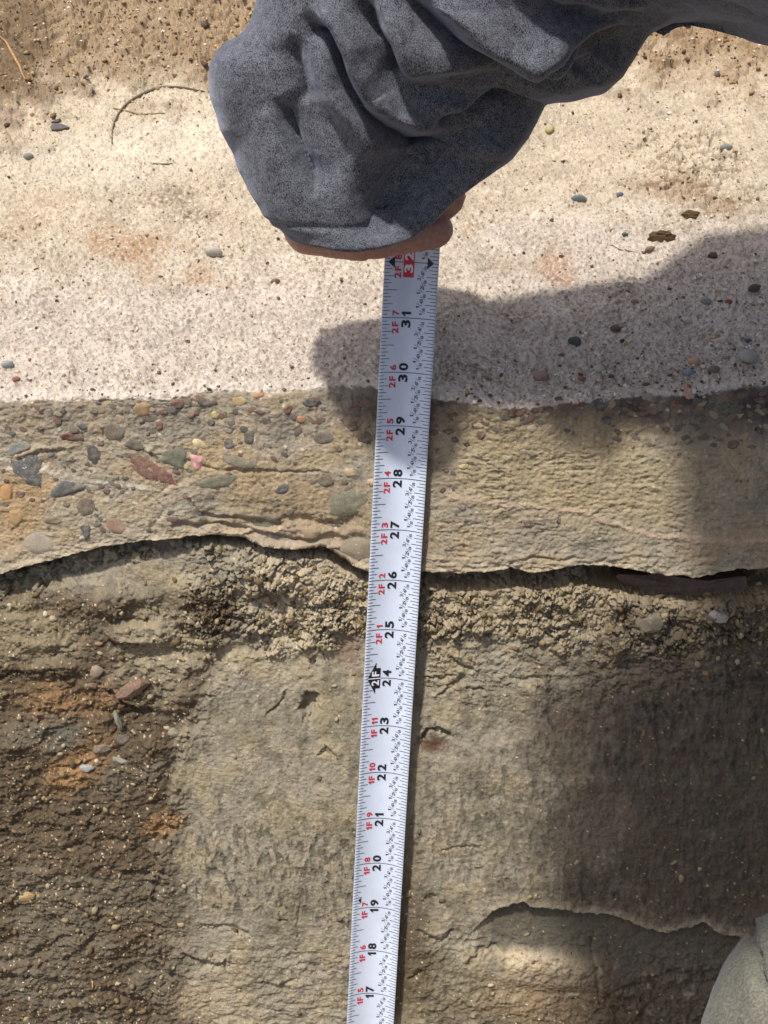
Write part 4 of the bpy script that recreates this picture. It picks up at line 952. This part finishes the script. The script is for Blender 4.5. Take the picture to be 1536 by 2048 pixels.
if True:
    for n_ in range(3, 33):
        st = str(n_); box = n_ == 32
        def digs(c_, h, wd, off):
            wds = [wd * (.55 if d_ == '1' else 1) for d_ in st]
            if len(st) == 2:
                text(c_, st[0], .455, n_ - .035 - wds[0] / 2, h, wds[0], .035, off); text(c_, st[1], .455, n_ + .035 + wds[1] / 2, h, wds[1], .035, off)
            else: text(c_, st, .455, n_ + .035 + wds[0] / 2, h, wds[0], .035, off)
        if box:
            quad('red', .355, .555, n_ - .27, n_ + .30, .007, 12)
            digs('white', .165, .15, .014)
            poly('black', [(.06, n_), (.19, n_ + .10), (.19, n_ - .10)], .009); poly('black', [(.92, n_), (.80, n_ + .10), (.80, n_ - .10)], .009)
        elif n_ in (12, 24):
            for q_ in range(20):
                ua = .065 + .17 * q_ / 20; ub_ = ua + .0085; sa = .33 * q_ / 20; poly('black', [(ua, n_ - sa), (ub_, n_ - sa - .0165), (ub_, n_ + sa + .0165), (ua, n_ + sa)], .007)
            quad('black', .235, .325, n_ - .21, n_ + .21, .007, 8)
            text('white', str(n_ // 12), .225, n_ - .095, .15, .11, .03, .013); text('white', 'F', .225, n_ + .095, .15, .10, .03, .013)
            quad('white', .07, .33, n_ - .010, n_ + .010, .012)
            digs('black', .175, .135, .008)
        else: digs('black', .18, .14, .008)
        flush('inch_numeral')
        ft, inch = divmod(n_, 12)
        if inch and ft:
            w1 = .06 if ft == 1 else .105
            text('red', 'F', .255, n_ - .115, .125, .085, .03); text('red', str(ft), .255, n_ - .185 - w1 / 2, .125, w1, .03)
            si = str(inch); p = n_ + .04
            for d_ in si:
                wd = .055 if d_ == '1' else .10
                text('red', d_, .255, p + wd / 2, .125, wd, .03); p += wd + .02
        flush('foot_numeral')
        for k in range(1, 8):
            f_ = {1: '1/8', 2: '1/4', 3: '3/8', 4: '1/2', 5: '5/8', 6: '3/4', 7: '7/8'}[k]; big = k in (2, 4, 6)
            if box and k > 2: break
            h = .11 if big else .09; uc = .69 if big else .745; s = n_ + k / 8; c_ = 'frac' if big else 'grey'; bo = 0
            wn_ = .035 if f_[0] == '1' else .055
            text(c_, f_[0], uc - h * .27, s - .045, h * .62, wn_, bo); text(c_, f_[2], uc + h * .32, s + .040, h * .62, .06, bo)
            # slash
            poly(c_, [(uc + h * .55, s - .030), (uc + h * .55, s - .023), (uc - h * .55, s + .030), (uc - h * .55, s + .023)], .008)
    poly('black', [(.10, 19.2), (.165, 19.24), (.165, 19.12)], .009)
flush('arrow_mark')
for c_, m_ in (('frac', M_grey), ('grey', M_grey)):
    Vq, Fq = ink[c_]
    o = put({'frac': 'fraction_marks', 'grey': 'tick_marks'}[c_], as_tri_mesh('print', Vq, Fq, T0v), m_, (0, 0, 0), parent=tape, smooth=False); o['kind'] = 'stuff'
tape.location = Vector(T0v * U)
# ================================================================== PERSON holding the tape
def capsules(name, caps, voxel, smooth_it=6):
    bm = bmesh.new()
    for p0, r0, p1, r1 in caps:
        b2 = bmesh.new()
        for p, r in ((p0, r0), (p1, r1)):
            bmesh.ops.create_icosphere(b2, subdivisions=3, radius=r * U, matrix=Matrix.Translation(Vector(np.array(p) * U)))
        res = bmesh.ops.convex_hull(b2, input=b2.verts)
        kill = [e for e in res['geom_interior'] if isinstance(e, bmesh.types.BMVert)]; bmesh.ops.delete(b2, geom=kill, context='VERTS')
        tm = bpy.data.meshes.new('tmp'); b2.to_mesh(tm); b2.free(); bm.from_mesh(tm); bpy.data.meshes.remove(tm)
    me = bpy.data.meshes.new(name); bm.to_mesh(me); bm.free()
    ob = bpy.data.objects.new('tmp', me); C.objects.link(ob)
    r = ob.modifiers.new('r', 'REMESH'); r.mode = 'VOXEL'; r.voxel_size = voxel * U
    s = ob.modifiers.new('s', 'SMOOTH'); s.iterations = smooth_it; s.factor = .6
    dg = bpy.context.evaluated_depsgraph_get(); out = bpy.data.meshes.new_from_object(ob.evaluated_get(dg)); bpy.data.objects.remove(ob)
    out.name = name; return out
def verts_of(me):
    v = np.empty(len(me.vertices) * 3, np.float32); me.vertices.foreach_get('co', v); return v.reshape(-1, 3).astype(np.float64) / U
def set_verts(me, v):
    me.vertices.foreach_set('co', (v * U).astype(np.float32).ravel()); me.update()
def normals_of(me):
    v = np.empty(len(me.vertices) * 3, np.float32); me.vertices.foreach_get('normal', v); return v.reshape(-1, 3).astype(np.float64)
def join_meshes(name, ms):
    bm = bmesh.new()
    for m_ in ms: bm.from_mesh(m_)
    o = bpy.data.meshes.new(name); bm.to_mesh(o); bm.free(); return o
rel = lambda a, b, c_: CAM + np.array([a, b, c_], float)
ELB = P3(1560, -375, 19.6); SHO = np.array([3.4, -3.2, 21.5])
CHEST = np.array([9, -6, 26.]); HIP = np.array([21, 3, 31.]); NECK = np.array([5, -7, 26.]); HEAD = np.array([0.2, -8.0, 25.5])
RSHO = np.array([9, -12, 22.]); RELB = np.array([13, -11, 13.]); RHAND = np.array([20, -1, 17.])
LKN = np.array([22, 0, 17.]); RKN = np.array([23, 9, 18.]); LANK = np.array([25, 1, 3.6]); RANK = np.array([26, 10, 3.6])
KNEE = P3(1850, 2192, 17.5)
FLOORZ = FLZ + .6
person = bpy.data.objects.new('person', None); C.objects.link(person); person.location = Vector(np.array([25.5, 5, 0]) * U)
tag(person, 'person in baggy charcoal fleece sleeve reaching down, fist closed round the tape measure', 'person')
PO = np.array(person.location) / U
def part(name, me, mat, smooth=True, parent=None):
    v = verts_of(me) - PO; set_verts(me, v); return link(name, me, mat, parent or person, smooth)
# ---- hand: fingers wrap round the blade
H_D = 24.0
def hp(px, py, d): return P3(px, py, d)
caps = []
fing = [(470, 476, 456, .42, 24.05), (405, 412, 394, .40, 23.9), (338, 345, 335, .42, 23.7), (274, 280, 282, .42, 23.5)]
for i, (y0, y1, y2, r, d) in enumerate(fing):
    A0 = hp(612, y0, d - .10); M0 = hp(725, y1 + 2, d - .28); P0 = hp(866 + (26 if i == 1 else 0), y2, d - .05); Q0 = hp(850, y2 + 4, d + .95); E0 = hp(760, y2 + 4, d + 1.35)
    caps += [(A0, r * .82, M0, r * .93), (M0, r * .93, P0, r * .88), (P0, r * .88, Q0, r * .78), (Q0, r * .78, E0, r * .62)]
caps += [(hp(618, 452, 23.9), .48, hp(660, 300, 23.2), .62), (hp(660, 300, 23.2), .7, hp(760, 220, 22.9), .8), (hp(700, 330, 23.5), .6, hp(770, 220, 22.9), .8)]       # back of hand, palm
caps += [(hp(700, 260, 23.2), .5, hp(800, 250, 23.6), .42), (hp(800, 250, 23.6), .40, hp(860, 290, 24.2), .34)]                                                    # thumb
caps += [(hp(740, 230, 22.9), .9, P3(860, 70, 21.9), .85), (P3(860, 70, 21.9), .85, P3(960, -80, 21.3), .9), (P3(960, -80, 21.3), .9, P3(1130, -270, 20.4), 1.05), (P3(1130, -270, 20.4), 1.1, ELB, 1.4)]
hand = capsules('hand', caps, .075, 3)
v = verts_of(hand); nrm = normals_of(hand); hx, hy = proj(v[:, 0], v[:, 1], v[:, 2])
dsp = .02 * fbm(v[:, 0] * 4, v[:, 2] * 4 + v[:, 1], 300, 3)
for pts, a, wd in [([(886, 425), (905, 440), (925, 445)], .05, 6), ([(735, 505), (738, 530)], .03, 4), ([(748, 503), (750, 528)], .02, 3), ([(600, 440), (760, 437), (900, 428)], .06, 7), ([(870, 470), (872, 505)], .025, 4)]:
    d, _, _ = polyd(hx, hy, pts); dsp -= a * np.exp(-(d / wd) ** 2)
set_verts(hand, v + nrm * dsp[:, None])
def head_caps(H, f):
    f = np.array(f, float); f /= np.linalg.norm(f); sd = np.cross(f, [0, 0, 1.]); sd /= np.linalg.norm(sd); up = np.cross(sd, f)
    at_ = lambda a, b, c_: H + sd * a + f * b + up * c_
    cp = [(H, 3.6, at_(0, 1.0, 1.2), 3.7), (at_(0, 2.6, -1.8), 1.9, at_(0, 3.0, -2.6), 1.5), (at_(0, 4.2, 0), .45, at_(0, 4.9, -.9), .5)] + [(at_(k * 3.6, 0, -.3), .6, at_(k * 3.7, -.4, .5), .7) for k in (-1, 1)]
    return cp, at_
hc, hat = head_caps(HEAD, (-.4, .25, -.9))
rest = capsules('rest', [(ELB, 1.5, SHO, 2.0), (SHO, 2.2, CHEST, 4), (RSHO, 2.2, CHEST, 4), (CHEST, 4.4, HIP, 4.6), (HIP, 4.2, LKN, 2.2), (LKN, 2.0, LANK, 1.4), (HIP, 4.2, RKN, 2.2), (RKN, 2.0, RANK, 1.4),
                         (CHEST, 2.6, NECK, 2.2), (NECK, 2.2, HEAD, 2.4), (RSHO, 1.9, RELB, 1.5), (RELB, 1.5, RHAND, 1.0), (RHAND, 1.1, RHAND + np.array([1.5, 1.5, -1]), .9)] + hc, .35, 3)
M_skin = plain('skin', (.38, .215, .175), .55, .18, 500, .35, 0, .35); M_skin.node_tree.nodes['Principled BSDF'].inputs['Subsurface Weight'].default_value = .08
M_skin.node_tree.nodes['Principled BSDF'].inputs['Subsurface Radius'].default_value = (.004, .0015, .001)
body = part('body', join_meshes('body', [hand, rest]), M_skin)
M_hair = plain('hair', (.03, .02, .015), .6, .4, 600, .8); M_eye = plain('eye', (.7, .7, .68), .2)
part('hair', capsules('hair', [(hat(0, -.6, 1.2), 4.0, hat(0, .8, 2.0), 3.7)], .35, 2), M_hair)
for k in (-1.25, 1.25): part('eye', capsules('eye', [(hat(k, 3.9, .6), .5, hat(k, 4.0, .6), .45)], .12, 1), M_eye)

# ---- the baggy sleeve: closed rings swept from the cuff up the forearm
Lp = [(556,440),(524,403),(497,365),(478,325),(463,290),(452,250),(446,210),(444,172),(448,140),(470,114),(488,90),(502,55),(512,15),(520,-30),(540,-80),(580,-130),(640,-190),(720,-250),(820,-310)]
Rp = [(850,446),(897,408),(940,377),(988,347),(1024,318),(1053,281),(1077,240),(1094,211),(1152,201),(1208,185),(1246,156),(1274,118),(1297,72),(1346,46),(1396,36),(1450,40),(1500,58),(1560,80),(1640,110)]
Dp = [22.7,22.7,22.65,22.6,22.5,22.4,22.25,22.1,21.95,21.8,21.6,21.45,21.3,21.1,20.9,20.7,20.5,20.3,20.1]
Bd = [1.15,1.25,1.35,1.45,1.5,1.55,1.6,1.65,1.7,1.75,1.8,1.85,1.9,1.95,2.0,2.1,2.2,2.3,2.4]
bow = [.68,.64,.58,.5,.48,.45,.42,.4,.4,.4,.4,.4,.4,.4,.4,.4,.4,.4,.4]
nk = len(Lp); sub = 16; kq = np.linspace(0, nk - 1, (nk - 1) * sub + 1)
def it(arr):
    a = np.array(arr, float); 
    if a.ndim == 1: return np.interp(kq, range(nk), a)
    return np.stack([np.interp(kq, range(nk), a[:, i]) for i in range(a.shape[1])], 1)
def sm(a, n_=5):
    k = np.ones(n_) / n_; pad = np.pad(a, [(n_ // 2, n_ // 2)] + [(0, 0)] * (a.ndim - 1), 'edge')
    return np.stack([np.convolve(pad[:, i], k, 'valid') for i in range(a.shape[1])], 1) if a.ndim == 2 else np.convolve(pad, k, 'valid')
Lq = sm(it(Lp), 7); Rq = sm(it(Rp), 5); Dq = sm(it(Dp), 15); Bq = it(Bd); Wq = it(bow)
NT = 420; th = np.linspace(0, 2 * np.pi, NT, endpoint=False)
rings = []
# cuff turned inwards
for q, (kk, dn) in enumerate([(.80, -.5), (.86, -.25), (.90, -.08), (.95, .02), (.985, .035)]):
    rings.append((0, kk, -dn))
rows = []; meta = []
for i in range(len(kq)):
    rows.append((i, 1.0, 0.0))
allr = rings + rows
V = np.zeros((len(allr), NT, 3)); isin = np.zeros((len(allr), NT))
for a, (i, kk, dn) in enumerate(allr):
    D = Dq[i]; l = P3(*Lq[i], D + .2); r = P3(*Rq[i], D + .2); c_ = (l + r) / 2; av = (r - l) / 2 * kk
    bv = (-cF * Bq[i] * 1.0 - cU * Wq[i]) * kk
    ct = np.cos(th); st = np.sin(th)
    pw = 1.0 - .12 * min(1, i / 60)                                         # slightly squarish section
    ctp = np.sign(ct) * np.abs(ct) ** pw; stp = np.sign(st) * np.abs(st) ** pw
    V[a] = c_ + ctp[:, None] * av + (stp * np.where(stp < 0, .55, 1.0))[:, None] * bv + cU * dn
    isin[a] = 1.0 if a < 5 else 0
sx_, sy_ = proj(V[..., 0], V[..., 1], V[..., 2])
# outward normals by finite differences
dth = np.roll(V, -1, 1) - np.roll(V, 1, 1); dk = np.gradient(V, axis=0)
Nn = np.cross(dth, dk); Nn /= np.linalg.norm(Nn, axis=-1, keepdims=True) + 1e-9
cen = V.mean(1, keepdims=True); sg = np.sign(((V - cen) * Nn).sum(-1).mean()); Nn *= sg
front = ss(-.05, .30, -(Nn @ cF))
kk_ = np.broadcast_to(np.r_[np.zeros(5), kq][:, None], sx_.shape)
wob = 10 * fbm(sx_ / 90, sy_ / 90, 310, 2); X_ = sx_ + wob; Y_ = sy_ + 10 * fbm(sx_ / 90, sy_ / 90, 313, 2)
d_ = np.zeros(sx_.shape)
def valley(pts, a, w1, w2=None, rise=0, wr=30, side=1, ends=True):
    """a deep crease: w1 on one side, w2 on the other, with a swelling `rise` beyond it on `side`"""
    global d_
    d, s_, run = polyd(X_, Y_, pts, 160); w2 = w2 or w1
    e = ss(-.02, .25, run) * ss(1.02, .75, run) if ends else 1
    ww = np.where(s_ > 0, w1, w2)
    d_ = d_ - a * np.exp(-(d / ww)) * e
    if rise: d_ = d_ + rise * np.exp(-((d - wr) / (wr * .7)) ** 2) * (s_ * side > 0) * e
# V1 slit in the left tube
valley([(556, 185), (572, 225), (588, 270), (604, 315), (620, 352), (640, 392)], .30, 9, 24, .03, 34, 1)
valley([(585, 60), (590, 120), (602, 180), (612, 215)], .14, 14, 20, .0, 30, 1)
# V2 long crease under the big central fold
valley([(596, 30), (618, 52), (640, 72), (666, 111), (696, 170), (725, 222), (770, 266), (844, 311), (918, 329), (975, 332)], .50, 14, 30, .34, 40, -1)
valley([(718, -10), (735, 30), (750, 62), (785, 133), (802, 182)], .34, 12, 20, .14, 34, -1)
valley([(800, -40), (840, 22), (873, 52), (932, 104), (992, 140), (1066, 163), (1150, 178), (1215, 180)], .36, 18, 34, .34, 46, -1)
valley([(860, 262), (930, 240), (1000, 222), (1100, 206)], .22, 16, 26, .10, 34, -1)
valley([(1040, 160), (1088, 122), (1150, 98), (1230, 78), (1300, 62)], .22, 14, 22, .12, 30, -1)
valley([(1000, -60), (1090, 10), (1200, 40), (1310, 44), (1400, 30)], .2, 22, 26, .12, 30, -1)
valley([(1150, -80), (1260, -10), (1370, 18)], .25, 18, 24, .1, 30, -1)
valley([(470, 330), (500, 380), (540, 430)], .05, 10)
# pockets that fall back
d_ -= .55 * blob(X_, Y_, 850, 385, 120, 90, -32, .6)
d_ -= .28 * blob(X_, Y_, 960, 262, 90, 38, -18, .6)
d_ -= .35 * blob(X_, Y_, 1190, 132, 95, 36, -22, .6)
d_ -= .22 * blob(X_, Y_, 940, 180, 120, 30, 12, .6)
d_ += .16 * blob(X_, Y_, 540, 300, 60, 170, -14, .95)
d_ += .30 * blob(X_, Y_, 700, 190, 40, 110, -28, .8)
d_ += .24 * blob(X_, Y_, 860, 120, 50, 110, -52, .8)
d_ += .20 * blob(X_, Y_, 1040, 60, 60, 160, -62, .8)
d_ += .16 * blob(X_, Y_, 470, 170, 40, 80, 0, .8)
d_ += .012 * fbm(sx_ / 60, sy_ / 60, 320, 3)
d_ += .05 * fbm(sx_ / 170, sy_ / 170, 323, 2)
# hem groove near the cuff
d_ -= .03 * np.exp(-((kk_ - .85) / .16) ** 2) * (1 - isin)
d_ = 1.35 * d_ * front * ss(0, .8, kk_) * (1 - isin)
backf = (1 - front) * .08 * fbm(V[..., 0] * .9, V[..., 2] * .9, 330, 3)
V = V + Nn * (d_ + backf)[..., None]
# carry the sleeve on over the elbow to the shoulder (outside the picture)
last = V[-1]; cl = last.mean(0); ext = []
path = [(ELB + np.array([.2, 0, .6]), 3.1), (ELB * .6 + SHO * .4, 2.9), (ELB * .25 + SHO * .75, 3.3), (SHO, 3.5)]
prevc = cl; cur = last - cl
axis = None
for p, r in []:
    nx = p - prevc; nx /= np.linalg.norm(nx)
    a0 = np.cross(nx, [0, 1., .3]); a0 /= np.linalg.norm(a0); b0 = np.cross(nx, a0)
    # keep the phase of the previous ring
    ph = np.array([(q @ a0, q @ b0) for q in cur]); w0 = np.unwrap(np.arctan2(ph[:, 1], ph[:, 0]))
    w0 = np.linspace(w0[0], w0[0] + np.sign(w0[-1] - w0[0]) * 2 * np.pi, NT, endpoint=False)
    newr = r * (np.cos(w0)[:, None] * a0 + np.sin(w0)[:, None] * b0)
    for f in (.33, .66, 1.0):
        rg = prevc * (1 - f) + p * f + cur * (1 - f) + newr * f
        rg = rg + .12 * pn(rg[:, 0] * .8, rg[:, 2] * .8 + rg[:, 1] * .5, 340)[:, None] * (cur / (np.linalg.norm(cur, axis=1, keepdims=True) + 1e-9)); ext.append(rg)
    prevc = p; cur = newr
capr = V[-1].mean(0)
Vall = np.concatenate([V, (capr + (V[-1] - capr) * .6)[None], (capr + (V[-1] - capr) * .05)[None]], 0); nrw = len(Vall)
ii = np.arange(nrw - 1)[:, None] * NT + np.arange(NT)[None]; jj = np.arange(nrw - 1)[:, None] * NT + (np.arange(NT)[None] + 1) % NT
F = np.stack([ii, jj, jj + NT, ii + NT], -1).reshape(-1, 4)
if sg < 0: F = F[:, ::-1]
slm = mesh_np('sleeve', Vall.reshape(-1, 3) - PO, F)
def cloth_mat(name, dark, light, scale=1500, sheen=.5, rough=.9, knit=True):
    m, nt, b = new_mat(name); N = nt.nodes; K = nt.links
    tc = N.new('ShaderNodeTexCoord')
    n1 = N.new('ShaderNodeTexNoise'); n1.inputs['Scale'].default_value = scale; n1.inputs['Detail'].default_value = 3; n1.inputs['Roughness'].default_value = .6
    mp = N.new('ShaderNodeMapping'); mp.inputs['Scale'].default_value = (1, 1, .45)
    K.new(tc.outputs['Object'], mp.inputs[0]); K.new(mp.outputs[0], n1.inputs['Vector'])
    n2 = N.new('ShaderNodeTexNoise'); n2.inputs['Scale'].default_value = scale * .12; n2.inputs['Detail'].default_value = 3; K.new(tc.outputs['Object'], n2.inputs['Vector'])
    ad = N.new('ShaderNodeMath'); ad.operation = 'MULTIPLY_ADD'; ad.inputs[1].default_value = .25; K.new(n2.outputs[0], ad.inputs[0]); K.new(n1.outputs[0], ad.inputs[2])
    cr = N.new('ShaderNodeValToRGB'); e = cr.color_ramp.elements; e[0].position = .47; e[0].color = (*dark, 1); e[1].position = .80; e[1].color = (*light, 1)
    K.new(ad.outputs[0], cr.inputs[0]); K.new(cr.outputs[0], b.inputs['Base Color'])
    bp = N.new('ShaderNodeBump'); bp.inputs['Strength'].default_value = .5; bp.inputs['Distance'].default_value = .0005
    K.new(n1.outputs[0], bp.inputs['Height']); K.new(bp.outputs[0], b.inputs['Normal'])
    b.inputs['Roughness'].default_value = rough; b.inputs['Sheen Weight'].default_value = sheen; b.inputs['Sheen Roughness'].default_value = .4
    b.inputs['Sheen Tint'].default_value = (.75, .82, 1, 1); b.inputs['Specular IOR Level'].default_value = .15
    return m
M_hood = cloth_mat('charcoal_fleece', (.015, .016, .020), (.225, .235, .265), 2700, .42)
link('sleeve', slm, M_hood, person)
shirt = capsules('sweatshirt', [(ELB, 3.05, SHO, 3.3), (P3(1400, -275, 20.1), 2.2, ELB, 3.0), (SHO, 3.4, CHEST, 5.2), (RSHO, 3.4, CHEST, 5.2), (CHEST, 5.9, HIP + (CHEST - HIP) * .1, 5.9), (RSHO, 2.9, RELB, 2.5), (RELB, 2.5, RHAND + (RELB - RHAND) * .2, 1.8), (NECK + np.array([1.5, 0, 1]), 2.9, NECK + np.array([2.5, 0, 2.2]), 3.2)], .35, 4)
v = verts_of(shirt); nn = normals_of(shirt); set_verts(shirt, v + nn * (.35 * fbm(v[:, 0] * .25 + v[:, 1] * .2, v[:, 2] * .3, 350, 3))[:, None])
part('sweatshirt', shirt, M_hood)
M_jean = cloth_mat('dark_denim', (.02, .025, .04), (.07, .08, .11), 1300, .1, .85)
part('trousers', capsules('trousers', [(HIP, 5.4, LKN, 3.0), (LKN, 2.9, LANK + np.array([0, 0, 1]), 2.6), (HIP, 5.4, RKN, 3.0), (RKN, 2.9, RANK + np.array([0, 0, 1]), 2.6)], .4, 4), M_jean)
M_boot = plain('boot_leather', (.06, .04, .03), .6, .3, 300, .3)
def boots(pts, par, d):
    for a in pts:
        d = np.array(d, float)
        part('boot', capsules('boot', [(a + np.array([0, 0, 1.5]), 2.1, a + np.array([0, 0, -1.4]), 2.1), (a + d * 1 + np.array([0, 0, -1.9]), 1.7, a + d * 6.5 + np.array([0, 0, -2.2]), 1.5)], .25, 4), M_boot, True, par)
boots((LANK, RANK), person, (-1, 0, 0))
# ================================================================== second PERSON: the one behind the camera, whose knee shows
BH = np.array([14., -31, 3]); BC = np.array([13., -32, 19]); BN = np.array([12.5, -31, 25]); BHD = np.array([12., -30, 31]); BLH = BH + np.array([-4.2, 0, 0]); BRH = BH + np.array([4.5, 0, 0])
ANK = np.array([KNEE[0] + 1.2, KNEE[1] - 2.5, FLOORZ + 3.6]); RK2 = np.array([23, -17, -3.]); RA2 = np.array([22, -21, FLOORZ + 3.6])
LS = BC + np.array([-7, 0, 2.5]); RS = BC + np.array([7, 0, 2.5]); LE = np.array([3.5, -33, 12.]); RE = np.array([22, -29, 12.]); LH = np.array([1.5, -24.5, 14.5]); RH = np.array([22.5, -20, 2.5])
person2 = bpy.data.objects.new('person', None); C.objects.link(person2); person2.location = Vector(np.array([14, -20, FLOORZ]) * U)
PO = np.array(person2.location) / U
tag(person2, 'knee of a person in plain khaki-grey trousers at the bottom right corner', 'person')
hc, hat = head_caps(BHD, (-.25, .8, -.45))
b2 = capsules('body', [(BC, 4.6, BH, 4.6), (BLH, 3.2, KNEE, 2.1), (KNEE, 2.0, ANK, 1.4), (BRH, 3.2, RK2, 2.1), (RK2, 2.0, RA2, 1.4), (LS, 2.2, BC, 4), (RS, 2.2, BC, 4), (LS, 2.0, LE, 1.5), (LE, 1.4, LH, 1.0), (RS, 2.0, RE, 1.5), (RE, 1.4, RH, 1.0), (RH, 1.1, RH + np.array([0, 1.8, -1]), .8), (BC, 2.6, BN, 2.1), (BN, 2.1, BHD, 2.4),
                       (LH, 1.1, LH + np.array([-.3, .9, 1.2]), 1.0)] + [(LH + np.array([-.2 + .05 * k, .9, 1.2 + .5 * k]), .42, LH + np.array([-2.2, 1.6 - .2 * k, 1.4 + .6 * k]), .34) for k in range(4)] + [(LH + np.array([.2, .6, 0]), .45, LH + np.array([-1.4, 1.4, -.3]), .38)] + hc, .22, 3)
part('body', b2, M_skin, True, person2)
part('hair', capsules('hair', [(hat(0, -.6, 1.2), 4.0, hat(0, .8, 2.0), 3.7)], .35, 2), M_hair, True, person2)
for k in (-1.25, 1.25): part('eye', capsules('eye', [(hat(k, 3.9, .6), .5, hat(k, 4.0, .6), .45)], .12, 1), M_eye, True, person2)
sh2 = capsules('shirt', [(BC, 6.0, BH + np.array([0, 0, 1]), 5.9), (LS, 3.1, BC, 5), (RS, 3.1, BC, 5), (LS, 2.9, LE, 2.3), (LE, 2.2, LE * .25 + LH * .75, 1.6), (RS, 2.9, RE, 2.3), (RE, 2.2, RE * .25 + RH * .75, 1.6)], .35, 4)
v = verts_of(sh2); nn = normals_of(sh2); set_verts(sh2, v + nn * (.25 * fbm(v[:, 0] * .3 + v[:, 1] * .2, v[:, 2] * .3, 352, 3))[:, None])
part('shirt', sh2, cloth_mat('blue_cotton', (.05, .07, .11), (.12, .15, .2), 1500, .1, .85), True, person2)
kn = capsules('trousers', [(BLH, 4.8, KNEE * .5 + BLH * .5, 3.8), (KNEE * .5 + BLH * .5, 3.8, KNEE, 2.9), (KNEE, 2.9, ANK + np.array([0, 0, 1]), 2.6)], .13, 8)
v = verts_of(kn); nn = normals_of(kn); kx, ky = proj(v[:, 0], v[:, 1], v[:, 2])
ds = .08 * fbm(kx / 120, ky / 240, 360, 3) + .02 * fbm(kx / 40, ky / 60, 364, 2)
for pts, a, w1, w2 in [([(1500, 1850), (1508, 1900), (1516, 1950), (1532, 2000), (1560, 2060)], .32, 6, 18), ([(1478, 1930), (1486, 2000), (1500, 2080)], .03, 3, 3), ([(1455, 1965), (1460, 2010), (1468, 2080)], .025, 3, 3), ([(1560, 1800), (1600, 1950), (1640, 2100)], .1, 10, 20)]:
    d, s_, _ = polyd(kx, ky, pts); ds -= a * np.exp(-d / np.where(s_ > 0, w1, w2)); ds += .5 * a * np.exp(-((d - 16) / 9) ** 2) * (s_ < 0)
set_verts(kn, v + nn * ds[:, None])
rk2 = capsules('tr2', [(BRH, 4.8, RK2, 3.0), (RK2, 3.0, RA2 + np.array([0, 0, 1]), 2.7), (BLH, 5.0, BRH, 5.0)], .4, 4)
M_trs = cloth_mat('khaki_cotton', (.125, .118, .09), (.245, .235, .18), 1200, .1, .85)
part('trousers', join_meshes('trousers', [kn, rk2]), M_trs, True, person2)
boots((ANK, RA2), person2, (0, 1, 0))
